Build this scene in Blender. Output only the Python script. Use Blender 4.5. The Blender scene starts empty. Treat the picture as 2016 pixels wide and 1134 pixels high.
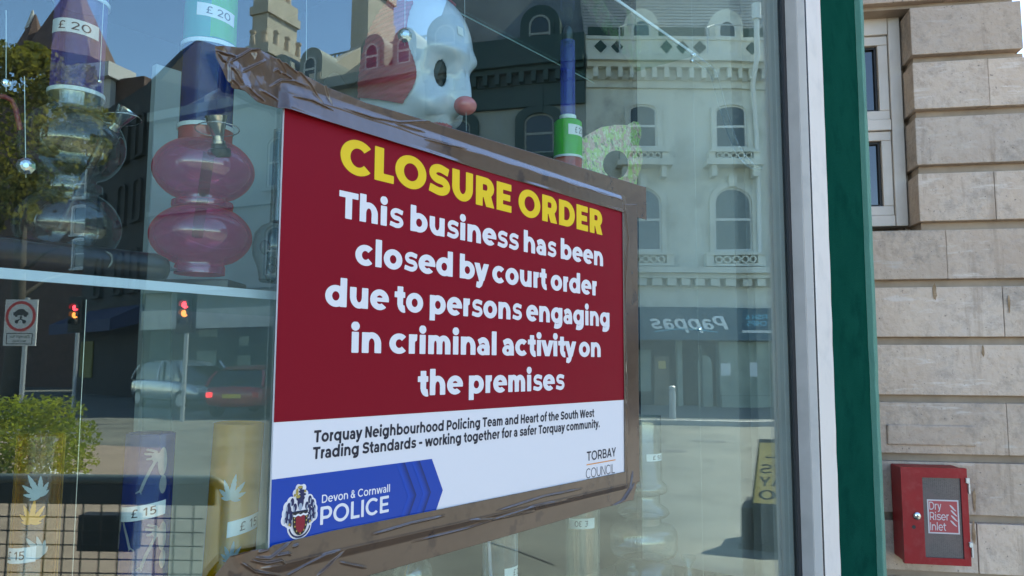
import bpy, bmesh, math, random
import numpy as np
from mathutils import Vector, Matrix
random.seed(7)
rad = math.radians
scene = bpy.context.scene
col = scene.collection

# ------------------------------------------------------------------ camera
EYE = Vector((0.0, 0.0, 1.55))
FOC = 1515.0                      # focal length in pixels of the 2016 px wide photograph
PITCH = math.atan(149 / FOC)
YAW = math.atan((2245 - 1008) / math.hypot(FOC, 149))
ROLL = rad(0.27)
FWD = Vector((math.cos(YAW) * math.cos(PITCH), math.sin(YAW) * math.cos(PITCH), math.sin(PITCH)))
R0 = Vector((math.sin(YAW), -math.cos(YAW), 0))
U0 = R0.cross(FWD)
RGT = math.cos(ROLL) * R0 + math.sin(ROLL) * U0
UPV = -math.sin(ROLL) * R0 + math.cos(ROLL) * U0
cam_data = bpy.data.cameras.new('camera')
cam = bpy.data.objects.new('camera', cam_data)
col.objects.link(cam)
m = Matrix((RGT, UPV, -FWD)).transposed().to_4x4()
m.translation = EYE
cam.matrix_world = m
cam_data.sensor_width = 36
cam_data.lens = 36 * FOC / 2016
cam_data.clip_start = 0.02
cam_data.clip_end = 2000
scene.camera = cam

# ------------------------------------------------------------------ light
SUN_EL, SUN_AZ = rad(51), rad(21)      # sun from the right, behind the shop
sd = Vector((math.cos(SUN_EL) * math.cos(SUN_AZ), math.cos(SUN_EL) * math.sin(SUN_AZ), math.sin(SUN_EL)))
world = bpy.data.worlds.new('World')
scene.world = world
world.use_nodes = True
wn = world.node_tree
bg = wn.nodes['Background']
sky = wn.nodes.new('ShaderNodeTexSky')
sky.sky_type = 'NISHITA'
sky.sun_disc = False
sky.sun_elevation = SUN_EL
sky.sun_rotation = math.pi / 2 - SUN_AZ
sky.air_density = 1.0
sky.dust_density = 0.0
sky.ozone_density = 3.2
wn.links.new(sky.outputs['Color'], bg.inputs['Color'])
bg.inputs['Strength'].default_value = 0.15
sun_data = bpy.data.lights.new('sun', 'SUN')
sun_data.energy = 5.0
sun_data.angle = rad(0.53)
sun_data.color = (1.0, 0.94, 0.84)
sun = bpy.data.objects.new('sun', sun_data)
sun.rotation_euler = sd.to_track_quat('Z', 'Y').to_euler()
sun.location = (0, 0, 30)
col.objects.link(sun)
scene.view_settings.view_transform = 'Standard'
scene.view_settings.look = 'None'
scene.view_settings.gamma = 1
scene.view_settings.exposure = 2.15
scene.cycles.transparent_max_bounces = 40
scene.cycles.max_bounces = 10
scene.cycles.glossy_bounces = 5
scene.cycles.caustics_reflective = False
scene.cycles.caustics_refractive = False

GY = 0.85                         # the plane of the shop window


def ray(px, py):
    return (FWD * FOC + RGT * (px - 1008) - UPV * (py - 567)).normalized()


def onw(px, py, y=GY):
    """the point of the vertical plane y = const that the photograph shows at a pixel"""
    d = ray(px, py)
    return EYE + d * ((y - EYE.y) / d.y)


def wid(px, y=GY, py=717):
    """metres per photograph pixel, across the line of sight, on that plane"""
    p = onw(px, py, y) - EYE
    dist = math.hypot(p.x, p.y)
    off = math.atan((px - 1008) / FOC)
    return dist * math.cos(off) ** 2 / FOC / math.cos(off) * 1.0


FH = Vector((math.cos(YAW), math.sin(YAW), 0))


def st(a, b, z):
    """street coordinates: the street as the window mirrors it, a to the right, b away -> world"""
    v = R0 * a + FH * b
    return Vector((v.x, 2 * GY - v.y, z))


def ab(px, py, b):
    """street coordinates (a, b, z) of a mirrored pixel at distance b"""
    d = ray(px, py)
    t = b / d.dot(FH)
    p = EYE + d * t
    return (p.dot(R0), b, p.z)


# ------------------------------------------------------------------ objects
ORG = {}


def tag(o, label=None, cat=None, group=None, kind=None):
    if label: o['label'] = label
    if cat: o['category'] = cat
    if group: o['group'] = group
    if kind: o['kind'] = kind
    return o


def thing(name, label, cat, loc, group=None):
    o = bpy.data.objects.new(name, None)
    o.empty_display_size = 0.1
    col.objects.link(o)
    o.location = loc
    ORG[o.name] = Vector(loc)
    return tag(o, label, cat, group)


def ident(x, y, z):
    return Vector((x, y, z))


class MB:
    def __init__(self, fn=ident):
        self.v, self.f, self.mi, self.fn, self.cur = [], [], [], fn, 0

    def poly(self, pts):
        n = len(self.v)
        self.v += [self.fn(*p) for p in pts]
        self.f.append(list(range(n, n + len(pts))))
        self.mi.append(self.cur)

    def raw(self, pts, faces):
        n = len(self.v)
        self.v += [self.fn(*p) for p in pts]
        for f in faces:
            self.f.append([i + n for i in f])
            self.mi.append(self.cur)

    def box(self, x0, y0, z0, x1, y1, z1):
        p = [(x, y, z) for x in (x0, x1) for y in (y0, y1) for z in (z0, z1)]
        self.raw(p, [(0, 1, 3, 2), (4, 6, 7, 5), (0, 4, 5, 1), (2, 3, 7, 6), (0, 2, 6, 4), (1, 5, 7, 3)])

    def hexa(self, bottom, top):
        self.raw(list(bottom) + list(top), [(3, 2, 1, 0), (4, 5, 6, 7), (0, 1, 5, 4), (1, 2, 6, 5), (2, 3, 7, 6), (3, 0, 4, 7)])

    def loft(self, loops, close=True, caps=True):
        k = len(loops[0])
        pts = [p for l in loops for p in l]
        fs = []
        for i in range(len(loops) - 1):
            for j in range(k if close else k - 1):
                j2 = (j + 1) % k
                fs.append((i * k + j, i * k + j2, (i + 1) * k + j2, (i + 1) * k + j))
        if caps and close:
            fs.append(tuple(range(k))[::-1])
            fs.append(tuple((len(loops) - 1) * k + j for j in range(k)))
        self.raw(pts, fs)

    def prism(self, outline, to, d0, d1):
        """outline in 2D, to(u, v, d) -> point; solid between d0 and d1"""
        self.loft([[to(u, v, d0) for u, v in outline], [to(u, v, d1) for u, v in outline]])

    def ring(self, outer, inner, to, d0, d1, close=True):
        k = len(outer)
        pts = [to(u, v, d) for d in (d0, d1) for l in (outer, inner) for u, v in l]
        fs = []
        for j in range(k if close else k - 1):
            j2 = (j + 1) % k
            o0, o1, i0, i1 = j, j2, k + j, k + j2
            fs += [(o0, o1, i1, i0), (2 * k + o0, 2 * k + i0, 2 * k + i1, 2 * k + o1),
                   (o0, 2 * k + o0, 2 * k + o1, o1), (i0, i1, 2 * k + i1, 2 * k + i0)]
        if not close:
            for j in (0, k - 1):
                fs.append((j, k + j, 3 * k + j, 2 * k + j))
        self.raw(pts, fs)

    def lathe(self, prof, c, axis=(0, 0, 1), n=40, caps=True):
        ax = Vector(axis).normalized()
        u = ax.orthogonal().normalized() if abs(ax.z) < .999 else Vector((1, 0, 0))
        w = ax.cross(u)
        c = Vector(c)
        loops = []
        for r, h in prof:
            loops.append([tuple(c + ax * h + (u * math.cos(2 * math.pi * j / n) + w * math.sin(2 * math.pi * j / n)) * r) for j in range(n)])
        self.loft(loops, caps=caps)

    def tube(self, path, r, n=10, caps=True):
        P = [Vector(p) for p in path]
        loops = []
        u = None
        for i, p in enumerate(P):
            t = (P[min(i + 1, len(P) - 1)] - P[max(i - 1, 0)]).normalized()
            if u is None:
                u = t.orthogonal().normalized()
            u = (u - t * u.dot(t)).normalized()
            w = t.cross(u)
            rr = r[i] if isinstance(r, (list, tuple)) else r
            loops.append([tuple(p + (u * math.cos(2 * math.pi * j / n) + w * math.sin(2 * math.pi * j / n)) * rr) for j in range(n)])
        self.loft(loops, caps=caps)

    def ball(self, c, r, n=16, sq=(1, 1, 1)):
        loops = []
        for i in range(n // 2 + 1):
            t = math.pi * i / (n // 2)
            rr = max(math.sin(t), 1e-3)
            loops.append([(c[0] + r * sq[0] * rr * math.cos(2 * math.pi * j / n), c[1] + r * sq[1] * rr * math.sin(2 * math.pi * j / n), c[2] + r * sq[2] * math.cos(t)) for j in range(n)])
        self.loft(loops)

    def build(self, name, mats, parent=None, smooth=False, fix=True, bevel=0, label=None, kind=None, sub=0):
        mats = mats if isinstance(mats, (list, tuple)) else [mats]
        org = ORG[parent.name] if parent is not None else Vector((0, 0, 0))
        me = bpy.data.meshes.new(name)
        me.from_pydata([tuple(p - org) for p in self.v], [], self.f)
        for mm in mats:
            me.materials.append(mm)
        me.polygons.foreach_set('material_index', self.mi)
        if fix:
            b = bmesh.new()
            b.from_mesh(me)
            if smooth:
                bmesh.ops.remove_doubles(b, verts=b.verts, dist=1e-6)
            bmesh.ops.recalc_face_normals(b, faces=b.faces)
            b.to_mesh(me)
            b.free()
        o = bpy.data.objects.new(name, me)
        col.objects.link(o)
        if smooth:
            me.polygons.foreach_set('use_smooth', [True] * len(me.polygons))
            if smooth != True:
                me.set_sharp_from_angle(angle=rad(smooth))
        if sub:
            s = o.modifiers.new('sub', 'SUBSURF')
            s.levels = s.render_levels = sub
        if bevel:
            bv = o.modifiers.new('bevel', 'BEVEL')
            bv.width = bevel
            bv.segments = 2
            bv.limit_method = 'ANGLE'
        if parent is not None:
            o.parent = parent
            ORG[o.name] = org
        else:
            ORG[o.name] = Vector((0, 0, 0))
        return tag(o, label=label, kind=kind)


# ------------------------------------------------------------------ materials
def nodes(name):
    mt = bpy.data.materials.new(name)
    mt.use_nodes = True
    nt = mt.node_tree
    return mt, nt, nt.nodes['Principled BSDF'], nt.nodes['Material Output']


def ramp_noise(nt, vec, scale, lo, hi, detail=6, rough=.6, stretch=None):
    nz = nt.nodes.new('ShaderNodeTexNoise')
    nz.inputs['Scale'].default_value = scale
    nz.inputs['Detail'].default_value = detail
    nz.inputs['Roughness'].default_value = rough
    if stretch:
        mp = nt.nodes.new('ShaderNodeMapping')
        mp.inputs['Scale'].default_value = stretch
        nt.links.new(vec, mp.inputs['Vector'])
        vec = mp.outputs['Vector']
    nt.links.new(vec, nz.inputs['Vector'])
    mr = nt.nodes.new('ShaderNodeMapRange')
    mr.inputs['From Min'].default_value = lo
    mr.inputs['From Max'].default_value = hi
    nt.links.new(nz.outputs['Fac'], mr.inputs['Value'])
    return mr.outputs['Result']


def mixc(nt, fac, a, b):
    mx = nt.nodes.new('ShaderNodeMix')
    mx.data_type = 'RGBA'
    for k, v in ((0, fac), (6, a), (7, b)):
        if hasattr(v, 'is_linked'):
            nt.links.new(v, mx.inputs[k])
        elif k == 0:
            mx.inputs[k].default_value = v
        else:
            mx.inputs[k].default_value = (*v, 1) if len(v) == 3 else v
    return mx.outputs[2]


def objvec(nt):
    tc = nt.nodes.new('ShaderNodeTexCoord')
    return tc.outputs['Object']


def mat(name, c, rough=.6, c2=None, scale=6, lo=.4, hi=.7, bump=0, bscale=60, metal=0, spec=.5, coat=0, emit=None, es=1, stretch=None, c3=None, scale3=2):
    mt, nt, p, out = nodes(name)
    p.inputs['Base Color'].default_value = (*c, 1)
    p.inputs['Roughness'].default_value = rough
    p.inputs['Metallic'].default_value = metal
    p.inputs['Specular IOR Level'].default_value = spec
    p.inputs['Coat Weight'].default_value = coat
    v = None
    if c2 is not None or bump:
        v = objvec(nt)
    if c2 is not None:
        f = ramp_noise(nt, v, scale, lo, hi, stretch=stretch)
        o = mixc(nt, f, c, c2)
        if c3 is not None:
            f2 = ramp_noise(nt, v, scale3, .5, .72)
            o = mixc(nt, f2, o, c3)
        nt.links.new(o, p.inputs['Base Color'])
    if bump:
        nz = nt.nodes.new('ShaderNodeTexNoise')
        nz.inputs['Scale'].default_value = bscale
        nz.inputs['Detail'].default_value = 4
        nt.links.new(v, nz.inputs['Vector'])
        bp = nt.nodes.new('ShaderNodeBump')
        bp.inputs['Strength'].default_value = bump
        bp.inputs['Distance'].default_value = 0.004
        nt.links.new(nz.outputs['Fac'], bp.inputs['Height'])
        nt.links.new(bp.outputs['Normal'], p.inputs['Normal'])
    if emit:
        p.inputs['Emission Color'].default_value = (*emit, 1)
        p.inputs['Emission Strength'].default_value = es
    return mt


def facing_pow(nt, k):
    lw = nt.nodes.new('ShaderNodeLayerWeight')
    lw.inputs['Blend'].default_value = .5
    pw = nt.nodes.new('ShaderNodeMath')
    pw.operation = 'POWER'
    pw.inputs[1].default_value = k
    nt.links.new(lw.outputs['Facing'], pw.inputs[0])
    return pw.outputs[0]


def sheet_glass(name, r0, tint=(.87, .98, .95), trans=(.9, .97, .94), rough=0.0, warp=0):
    """see-through glass: Schlick mix of clear and mirror"""
    mt, nt, p, out = nodes(name)
    nt.nodes.remove(p)
    tr = nt.nodes.new('ShaderNodeBsdfTransparent')
    tr.inputs['Color'].default_value = (*trans, 1)
    gl = nt.nodes.new('ShaderNodeBsdfGlossy')
    gl.inputs['Color'].default_value = (*tint, 1)
    gl.inputs['Roughness'].default_value = rough
    f = facing_pow(nt, 5)
    ma = nt.nodes.new('ShaderNodeMath')
    ma.operation = 'MULTIPLY_ADD'
    ma.inputs[1].default_value = 1 - r0
    ma.inputs[2].default_value = r0
    nt.links.new(f, ma.inputs[0])
    mx = nt.nodes.new('ShaderNodeMixShader')
    nt.links.new(ma.outputs[0], mx.inputs[0])
    nt.links.new(tr.outputs[0], mx.inputs[1])
    nt.links.new(gl.outputs[0], mx.inputs[2])
    last = mx
    if warp:
        v = objvec(nt)
        df = nt.nodes.new('ShaderNodeBsdfDiffuse')
        df.inputs['Color'].default_value = (.7, .7, .68, 1)
        f1 = ramp_noise(nt, v, 3.5, .45, .8, 8, .7)
        f2 = ramp_noise(nt, v, 160, .62, .80, 2)
        a1 = nt.nodes.new('ShaderNodeMath'); a1.operation = 'MULTIPLY'; a1.inputs[1].default_value = .006
        nt.links.new(f1, a1.inputs[0])
        a2 = nt.nodes.new('ShaderNodeMath'); a2.operation = 'MULTIPLY_ADD'; a2.inputs[1].default_value = .035
        nt.links.new(f2, a2.inputs[0])
        nt.links.new(a1.outputs[0], a2.inputs[2])
        last = nt.nodes.new('ShaderNodeMixShader')
        nt.links.new(a2.outputs[0], last.inputs[0])
        nt.links.new(mx.outputs[0], last.inputs[1])
        nt.links.new(df.outputs[0], last.inputs[2])
    nt.links.new(last.outputs[0], out.inputs['Surface'])
    if warp:
        nz = nt.nodes.new('ShaderNodeTexNoise')
        nz.inputs['Scale'].default_value = 1.6
        nz.inputs['Detail'].default_value = 1
        nt.links.new(v, nz.inputs['Vector'])
        bp = nt.nodes.new('ShaderNodeBump')
        bp.inputs['Strength'].default_value = 1
        bp.inputs['Distance'].default_value = warp
        nt.links.new(nz.outputs['Fac'], bp.inputs['Height'])
        nt.links.new(bp.outputs['Normal'], gl.inputs['Normal'])
    return mt


def plastic(name, face, edge, k=2.5, r0=.05, body=.0, bodyc=None, rough=.03, rim=None):
    """thin coloured acrylic or blown glass: tinted see-through walls, stronger colour at the rims"""
    mt, nt, p, out = nodes(name)
    nt.nodes.remove(p)
    tr = nt.nodes.new('ShaderNodeBsdfTransparent')
    f = facing_pow(nt, k)
    nt.links.new(mixc(nt, f, face, edge), tr.inputs['Color'])
    surf = tr.outputs[0]
    if body:
        df = nt.nodes.new('ShaderNodeBsdfDiffuse')
        df.inputs['Color'].default_value = (*(bodyc or edge), 1)
        tl = nt.nodes.new('ShaderNodeBsdfTranslucent')
        tl.inputs['Color'].default_value = (*(bodyc or edge), 1)
        ad = nt.nodes.new('ShaderNodeMixShader')
        ad.inputs[0].default_value = .5
        nt.links.new(df.outputs[0], ad.inputs[1])
        nt.links.new(tl.outputs[0], ad.inputs[2])
        f3 = facing_pow(nt, k)
        ml = nt.nodes.new('ShaderNodeMath')
        ml.operation = 'MULTIPLY_ADD'
        ml.inputs[1].default_value = (1 - body) if rim is None else rim
        ml.inputs[2].default_value = body
        nt.links.new(f3, ml.inputs[0])
        m2 = nt.nodes.new('ShaderNodeMixShader')
        nt.links.new(ml.outputs[0], m2.inputs[0])
        nt.links.new(surf, m2.inputs[1])
        nt.links.new(ad.outputs[0], m2.inputs[2])
        surf = m2.outputs[0]
    gl = nt.nodes.new('ShaderNodeBsdfGlossy')
    gl.inputs['Roughness'].default_value = rough
    f2 = facing_pow(nt, 5)
    ma = nt.nodes.new('ShaderNodeMath')
    ma.operation = 'MULTIPLY_ADD'
    ma.inputs[1].default_value = 1 - r0
    ma.inputs[2].default_value = r0
    nt.links.new(f2, ma.inputs[0])
    mx = nt.nodes.new('ShaderNodeMixShader')
    nt.links.new(ma.outputs[0], mx.inputs[0])
    nt.links.new(surf, mx.inputs[1])
    nt.links.new(gl.outputs[0], mx.inputs[2])
    nt.links.new(mx.outputs[0], out.inputs['Surface'])
    return mt


# ------------------------------------------------------------------ lettering: glyphs as signed fields, outlined on a grid
def Bx(x0, y0, x1, y1): return lambda X, Y: np.maximum(np.maximum(x0 - X, X - x1), np.maximum(y0 - Y, Y - y1))
def El(cx, cy, rx, ry): return lambda X, Y: (np.hypot((X - cx) / rx, (Y - cy) / ry) - 1) * min(rx, ry)
def Un(*f): return lambda X, Y: np.minimum.reduce([g(X, Y) for g in f])
def It(*f): return lambda X, Y: np.maximum.reduce([g(X, Y) for g in f])
def Df(f, *g): return lambda X, Y: np.maximum.reduce([f(X, Y)] + [-h(X, Y) for h in g])
def Rg(cx, cy, rx, ry, wv, wh): return Df(El(cx, cy, rx, ry), El(cx, cy, rx - wv, ry - wh))
def Hp(nx, ny, c): return lambda X, Y: (nx * X + ny * Y - c) / math.hypot(nx, ny)


def Dg(xa, ya, xb, yb, w):
    s = (xb - xa) / (yb - ya)
    k = 1 / math.hypot(1, s)
    lo, hi = min(ya, yb), max(ya, yb)
    return lambda X, Y: np.maximum(np.maximum(lo - Y, Y - hi), (np.abs(X - xa - (Y - ya) * s) - w / 2) * k)


def Pl(pts, w, cut=True):
    def f(X, Y):
        d = np.full(X.shape, 9.0)
        for (x0, y0), (x1, y1) in zip(pts[:-1], pts[1:]):
            dx, dy = x1 - x0, y1 - y0
            L = dx * dx + dy * dy + 1e-12
            t = np.clip(((X - x0) * dx + (Y - y0) * dy) / L, 0, 1)
            d = np.minimum(d, np.hypot(X - x0 - t * dx, Y - y0 - t * dy))
        d = d - w / 2
        if cut:
            for (x1, y1), (x0, y0) in ((pts[-1], pts[-2]), (pts[0], pts[1])):
                dx, dy = x1 - x0, y1 - y0
                L = math.hypot(dx, dy) + 1e-9
                s = ((X - x1) * dx + (Y - y1) * dy) / L
                near = np.hypot(X - x1, Y - y1) - w * .56
                d = np.maximum(d, np.minimum(s, -near))
        return d
    return f


def Poly(pts):
    def f(X, Y):
        d = np.full(X.shape, 9.0)
        ins = np.zeros(X.shape, bool)
        n = len(pts)
        for i in range(n):
            (x0, y0), (x1, y1) = pts[i], pts[(i + 1) % n]
            dx, dy = x1 - x0, y1 - y0
            t = np.clip(((X - x0) * dx + (Y - y0) * dy) / (dx * dx + dy * dy + 1e-12), 0, 1)
            d = np.minimum(d, np.hypot(X - x0 - t * dx, Y - y0 - t * dy))
            c = (y0 > Y) != (y1 > Y)
            ins ^= c & (X < (x1 - x0) * (Y - y0) / ((y1 - y0) if y1 != y0 else 1e-9) + x0)
        return np.where(ins, -d, d)
    return f


def arc(cx, cy, rx, ry, a0, a1, n=14):
    return [(cx + rx * math.cos(rad(a0 + (a1 - a0) * i / n)), cy + ry * math.sin(rad(a0 + (a1 - a0) * i / n))) for i in range(n + 1)]


def glyph(ch, v, h):
    """field and advance of one letter; cap height 1, v and h the stem weights"""
    xh, asc, desc = .76, 1.05, -.27
    s = .085
    def stem(x, y0, y1): return Bx(x, y0, x + v, y1)
    def halfO(x0, x1, y0, y1):
        r = (y1 - y0) / 2
        rx = min(r * 1.05, x1 - x0 - .02)
        c = x1 - rx
        o = Un(Bx(x0, y0, c, y1), El(c, y0 + r, rx, r))
        i = Un(Bx(x0 + v, y0 + h, c, y1 - h), It(El(c, y0 + r, rx - v, r - h), Hp(-1, 0, -c + .001)))
        return Df(It(o, Hp(-1, 0, -x0)), i)
    def archn(x0, x1, top, bot):
        rx = (x1 - x0) / 2
        ry = min(rx * 1.05, (top - bot) * .8)
        cx = x0 + rx
        o = Un(It(El(cx, top - ry, rx, ry), Hp(0, -1, -(top - ry))), Bx(x0, bot, x1, top - ry + .001))
        i = Un(It(El(cx, top - ry, rx - v, ry - h), Hp(0, -1, -(top - ry))), Bx(x0 + v, bot - 1, x1 - v, top - ry + .001))
        return Df(o, i)
    def flipy(f, y): return lambda X, Y: f(X, y - Y)
    def S(w, H):
        hh = (h + v) / 2 * (.95 if H > .9 else (.70 if v > .26 else .86))
        r = (H - hh) / 4
        rx = w / 2 - v / 2
        cx = .05 + w / 2
        e = .02 if H > .9 else .015
        p = [(.05 + w - v * .22, H - hh / 2 - r * .42)] + arc(cx + e, H - hh / 2 - r, rx, r, 68, 268, 16)[:-1] + arc(cx + e, hh / 2 + r, rx * 1.04, r, 88, -112, 16) + [(.05 + v * .2, hh / 2 + r * .42)]
        return Pl(p, hh)
    wx = max(0, v - .2)
    o_rx = (.42 if v > .12 else .40) + wx * .35
    nw = .82 + wx * 1.1
    R = lambda cx: Rg(cx, xh / 2, o_rx, xh / 2 + .012, v, h)
    ocx = .045 + o_rx
    wedge = lambda cx, cy, k: It(Hp(-1, 0, -cx), lambda X, Y: np.abs(Y - cy) - (X - cx) * k)
    if ch == ' ': return None, .36
    if ch in 'OQ0':
        rx = {'O': .565, 'Q': .565, '0': .40}[ch]
        return Rg(.05 + rx, .5, rx, .513, v, h), 2 * rx + .1
    if ch == 'C': return Df(Rg(.6, .5, .55, .513, v, h), wedge(.56, .5, .80)), 1.08
    if ch == 'G': return Un(Df(Rg(.6, .5, .55, .513, v, h), It(wedge(.56, .5, .80), Hp(0, -1, -.46))), Bx(.6, .42, 1.1, .42 + h)), 1.2
    if ch == 'L': return Un(stem(s, 0, 1), Bx(s, 0, .74, h)), .77
    if ch == 'E': return Un(stem(s, 0, 1), Bx(s, 0, .80, h), Bx(s, .5 - h * .47, .74, .5 + h * .47), Bx(s, 1 - h, .79, 1)), .86
    if ch == 'F': return Un(stem(s, 0, 1), Bx(s, .42 - h * .3, .74, .42 + h * .7), Bx(s, 1 - h, .79, 1)), .82
    if ch == 'T': return Un(Bx(.44 - v / 2, 0, .44 + v / 2, 1), Bx(.02, 1 - h, .86, 1)), .88
    if ch == 'I': return stem(s, 0, 1), v + 2 * s
    if ch == 'H': return Un(stem(s, 0, 1), stem(.93 - v, 0, 1), Bx(s, .5 - h / 2, .9, .5 + h / 2)), 1.01
    if ch == 'N': return Un(stem(s, 0, 1), stem(.95 - v, 0, 1), Dg(.95 - v / 2, 0, s + v / 2, 1, v * 1.05)), 1.03
    if ch == 'D': return halfO(s, 1.02, 0, 1), 1.07
    if ch == 'B': return Un(halfO(s, .84, .5 - h / 2, 1), halfO(s, .90, 0, .5 + h / 2)), .95
    if ch == 'P': return Un(halfO(s, .90, .30, 1), stem(s, 0, 1)), .94
    if ch == 'R': return Un(halfO(s, .90, .31, 1), stem(s, 0, 1), Dg(.92 - v * .62, 0, .60 - v * .1, .42, v * 1.22)), .97
    if ch == 'S': return S(.86, 1.0), .95
    if ch == 'U': return flipy(archn(s, .96, 1.01, 0), 1.0), 1.04
    if ch == 'V': return Un(Dg(.5, 0, .13, 1, v * 1.12), Dg(.5, 0, .87, 1, v * 1.12)), 1.0
    if ch == 'A': return Un(Dg(.12, 0, .5, 1, v * 1.1), Dg(.88, 0, .5, 1, v * 1.1), Bx(.28, .2, .72, .2 + h)), 1.0
    if ch == 'Y': return Un(Bx(.46 - v / 2, 0, .46 + v / 2, .42), Dg(.46, .34, .11, 1, v * 1.15), Dg(.46, .34, .81, 1, v * 1.15)), .92
    if ch == 'W': return Un(Dg(.40, 0, .13, 1, v), Dg(.40, 0, .72, 1, v), Dg(1.04, 0, .72, 1, v), Dg(1.04, 0, 1.31, 1, v)), 1.44
    if ch == 'M': return Un(stem(s, 0, 1), stem(1.1 - v, 0, 1), Dg(.6, .3, s + v / 2, 1, v), Dg(.6, .3, 1.1 - v / 2, 1, v)), 1.18
    if ch == 'K': return Un(stem(s, 0, 1), Dg(.3, .3, .80, 1, v * 1.2), Dg(.82, 0, .42, .55, v * 1.2)), .94
    if ch == 'o': return R(ocx), 2 * o_rx + .09
    if ch == 'c': return Df(R(ocx), wedge(ocx, xh / 2, .85)), 2 * o_rx - .0
    if ch == 'e':
        yb = xh / 2 - h * .32
        cut = It(Hp(-1, 0, -ocx), Hp(0, 1, yb), lambda X, Y: (yb - Y) - (X - ocx) * .62)
        return Un(Df(R(ocx), cut), It(El(ocx, xh / 2, o_rx - .01, xh / 2), Bx(ocx - o_rx + .03, yb, ocx + o_rx - .02, yb + h * .66))), 2 * o_rx + .07
    if ch == 'b': return Un(R(.05 + s * .4 + o_rx), stem(s, 0, asc)), 2 * o_rx + .14
    if ch == 'p': return Un(R(.05 + s * .4 + o_rx), stem(s, desc, xh)), 2 * o_rx + .14
    if ch in 'dqg':
        x1 = ocx + o_rx + .03
        if ch == 'd': return Un(R(ocx), stem(x1 - v, 0, asc)), x1 + s
        if ch == 'q': return Un(R(ocx), stem(x1 - v, desc, xh)), x1 + s
        tail = Pl([(x1 - v / 2, .25), (x1 - v / 2, 0)] + arc(ocx, -.0, o_rx + .03 - v / 2, -desc - h / 2, 0, -125, 14), (v + h) / 2.1)
        return Un(R(ocx), stem(x1 - v, .0, xh), tail), x1 + s
    if ch == 'a':
        x1 = .70 + wx * .9
        top = Pl([(.12, xh - h * .95)] + arc(.36 + wx * .4, xh - h / 2 - .22, x1 - v / 2 - .36 - wx * .4, .22, 120, 0, 10) + [(x1 - v / 2, .2)], (v + h) / 2.1)
        return Un(It(top, Hp(0, 1, xh + .01)), stem(x1 - v, 0, .42), Rg(.34 + wx * .45, .225, .30 + wx * .45, .237, v * .9, h * .76)), x1 + s * .9
    if ch == 's': return S(.72 + wx * .3, xh + .016), .78 + wx * .3
    if ch in 'nh':
        f = archn(s, nw, xh + .01, 0)
        return Un(f, stem(s, 0, xh if ch == 'n' else asc)), nw + s
    if ch == 'm':
        w1 = .72 + wx * 1.0
        w2 = 2 * w1 - v - s
        return Un(stem(s, 0, xh), archn(s, w1, xh + .01, 0), archn(w1 - v, w2, xh + .01, 0)), w2 + s
    if ch == 'r': return Un(stem(s, 0, xh), It(Pl([(s + v / 2, .3)] + arc(s + .36, xh - h * .55 - .26, .36 - v / 2, .26, 180, 80, 8), (v + h) / 2, ), Hp(0, 1, xh + .01))), .56
    if ch == 'u': return Un(flipy(archn(s, nw, xh + .01, 0), xh), stem(nw - v, 0, xh)), nw + s
    if ch == 'i': return Un(stem(s, 0, xh), El(s + v / 2, .97, v * .6, v * .57)), v + 2 * s
    if ch == 'l': return stem(s, 0, asc), v + 2 * s
    if ch in 't':
        return Un(Bx(.16, .25, .16 + v, .97), Bx(.02, xh - h, .56, xh), Pl([(.16 + v / 2, .6)] + arc(.16 + v / 2 + .2, .2 + h * .42, .2, .2, 180, 285, 8), v * .96)), .60
    if ch == 'f': return Un(Bx(.14, 0, .14 + v, .8), Bx(.02, xh - h, .52, xh), Pl([(.14 + v / 2, .6)] + arc(.14 + v / 2 + .21, .80, .21, .22, 180, 75, 8), v * .96)), .53
    if ch in 'vy':
        f = Un(Dg(.40, 0, .11, xh, v * 1.12), Dg(.40, 0, .70, xh, v * 1.12))
        if ch == 'y': f = Un(f, It(Pl([(.45, .16), (.33, -.14), (.24, -.2), (.08, -.17)], (v + h) / 2), Hp(0, 1, .2)))
        return f, .80
    if ch == 'w': return Un(Dg(.33, 0, .11, xh, v * .98), Dg(.33, 0, .60, xh, v * .98), Dg(.87, 0, .60, xh, v * .98), Dg(.87, 0, 1.09, xh, v * .98)), 1.2
    if ch == 'k': return Un(stem(s, 0, asc), Dg(.28, .24, .66, xh, v * 1.25), Dg(.70, 0, .38, .45, v * 1.25)), .80
    if ch == 'x': return Un(Dg(.12, 0, .6, xh, v * 1.1), Dg(.6, 0, .12, xh, v * 1.1)), .73
    if ch == '1': return Un(Bx(.3, 0, .3 + v, 1), Dg(.08, .72, .36, 1, v * 1.2)), .62
    if ch == '2': return Un(Pl([(.08, .74)] + arc(.36, 1 - h / 2 - .24, .27, .24, 160, -30, 12) + [(.12, h * .6)], (v + h) / 2), Bx(.05, 0, .72, h)), .79
    if ch == '3': return Un(Pl(arc(.36, .745, .24, .255 - h / 2, 140, -90, 10), (v + h) / 2), Pl(arc(.36, .27, .27, .27 - h / 2, 90, -140, 12), (v + h) / 2)), .75
    if ch == '5': return Un(Bx(.12, 1 - h, .66, 1), Bx(.12, .45, .12 + v, 1), Pl([(.14, .52)] + arc(.36, .325, .29, .325 - h / 2, 115, -145, 14), (v + h) / 2)), .76
    if ch == '£': return Un(Bx(.06, 0, .74, h), Bx(.06, .44, .58, .44 + h * .8), Pl([(.2, .05), (.28, .3)] + arc(.5, .70, .24, .25, 190, 35, 10), (v + h) / 2)), .84
    if ch == '&':
        return Un(Rg(.42, .76, .25, .25, v * .85, h * .8), Df(Rg(.39, .29, .36, .30, v, h), It(Hp(-1, 0, -.45), Hp(0, -1, -.42))), Dg(.78, 0, .26, .72, v * 1.1), Pl([(.5, .05), (.76, .46)], v * .8)), .90
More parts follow.
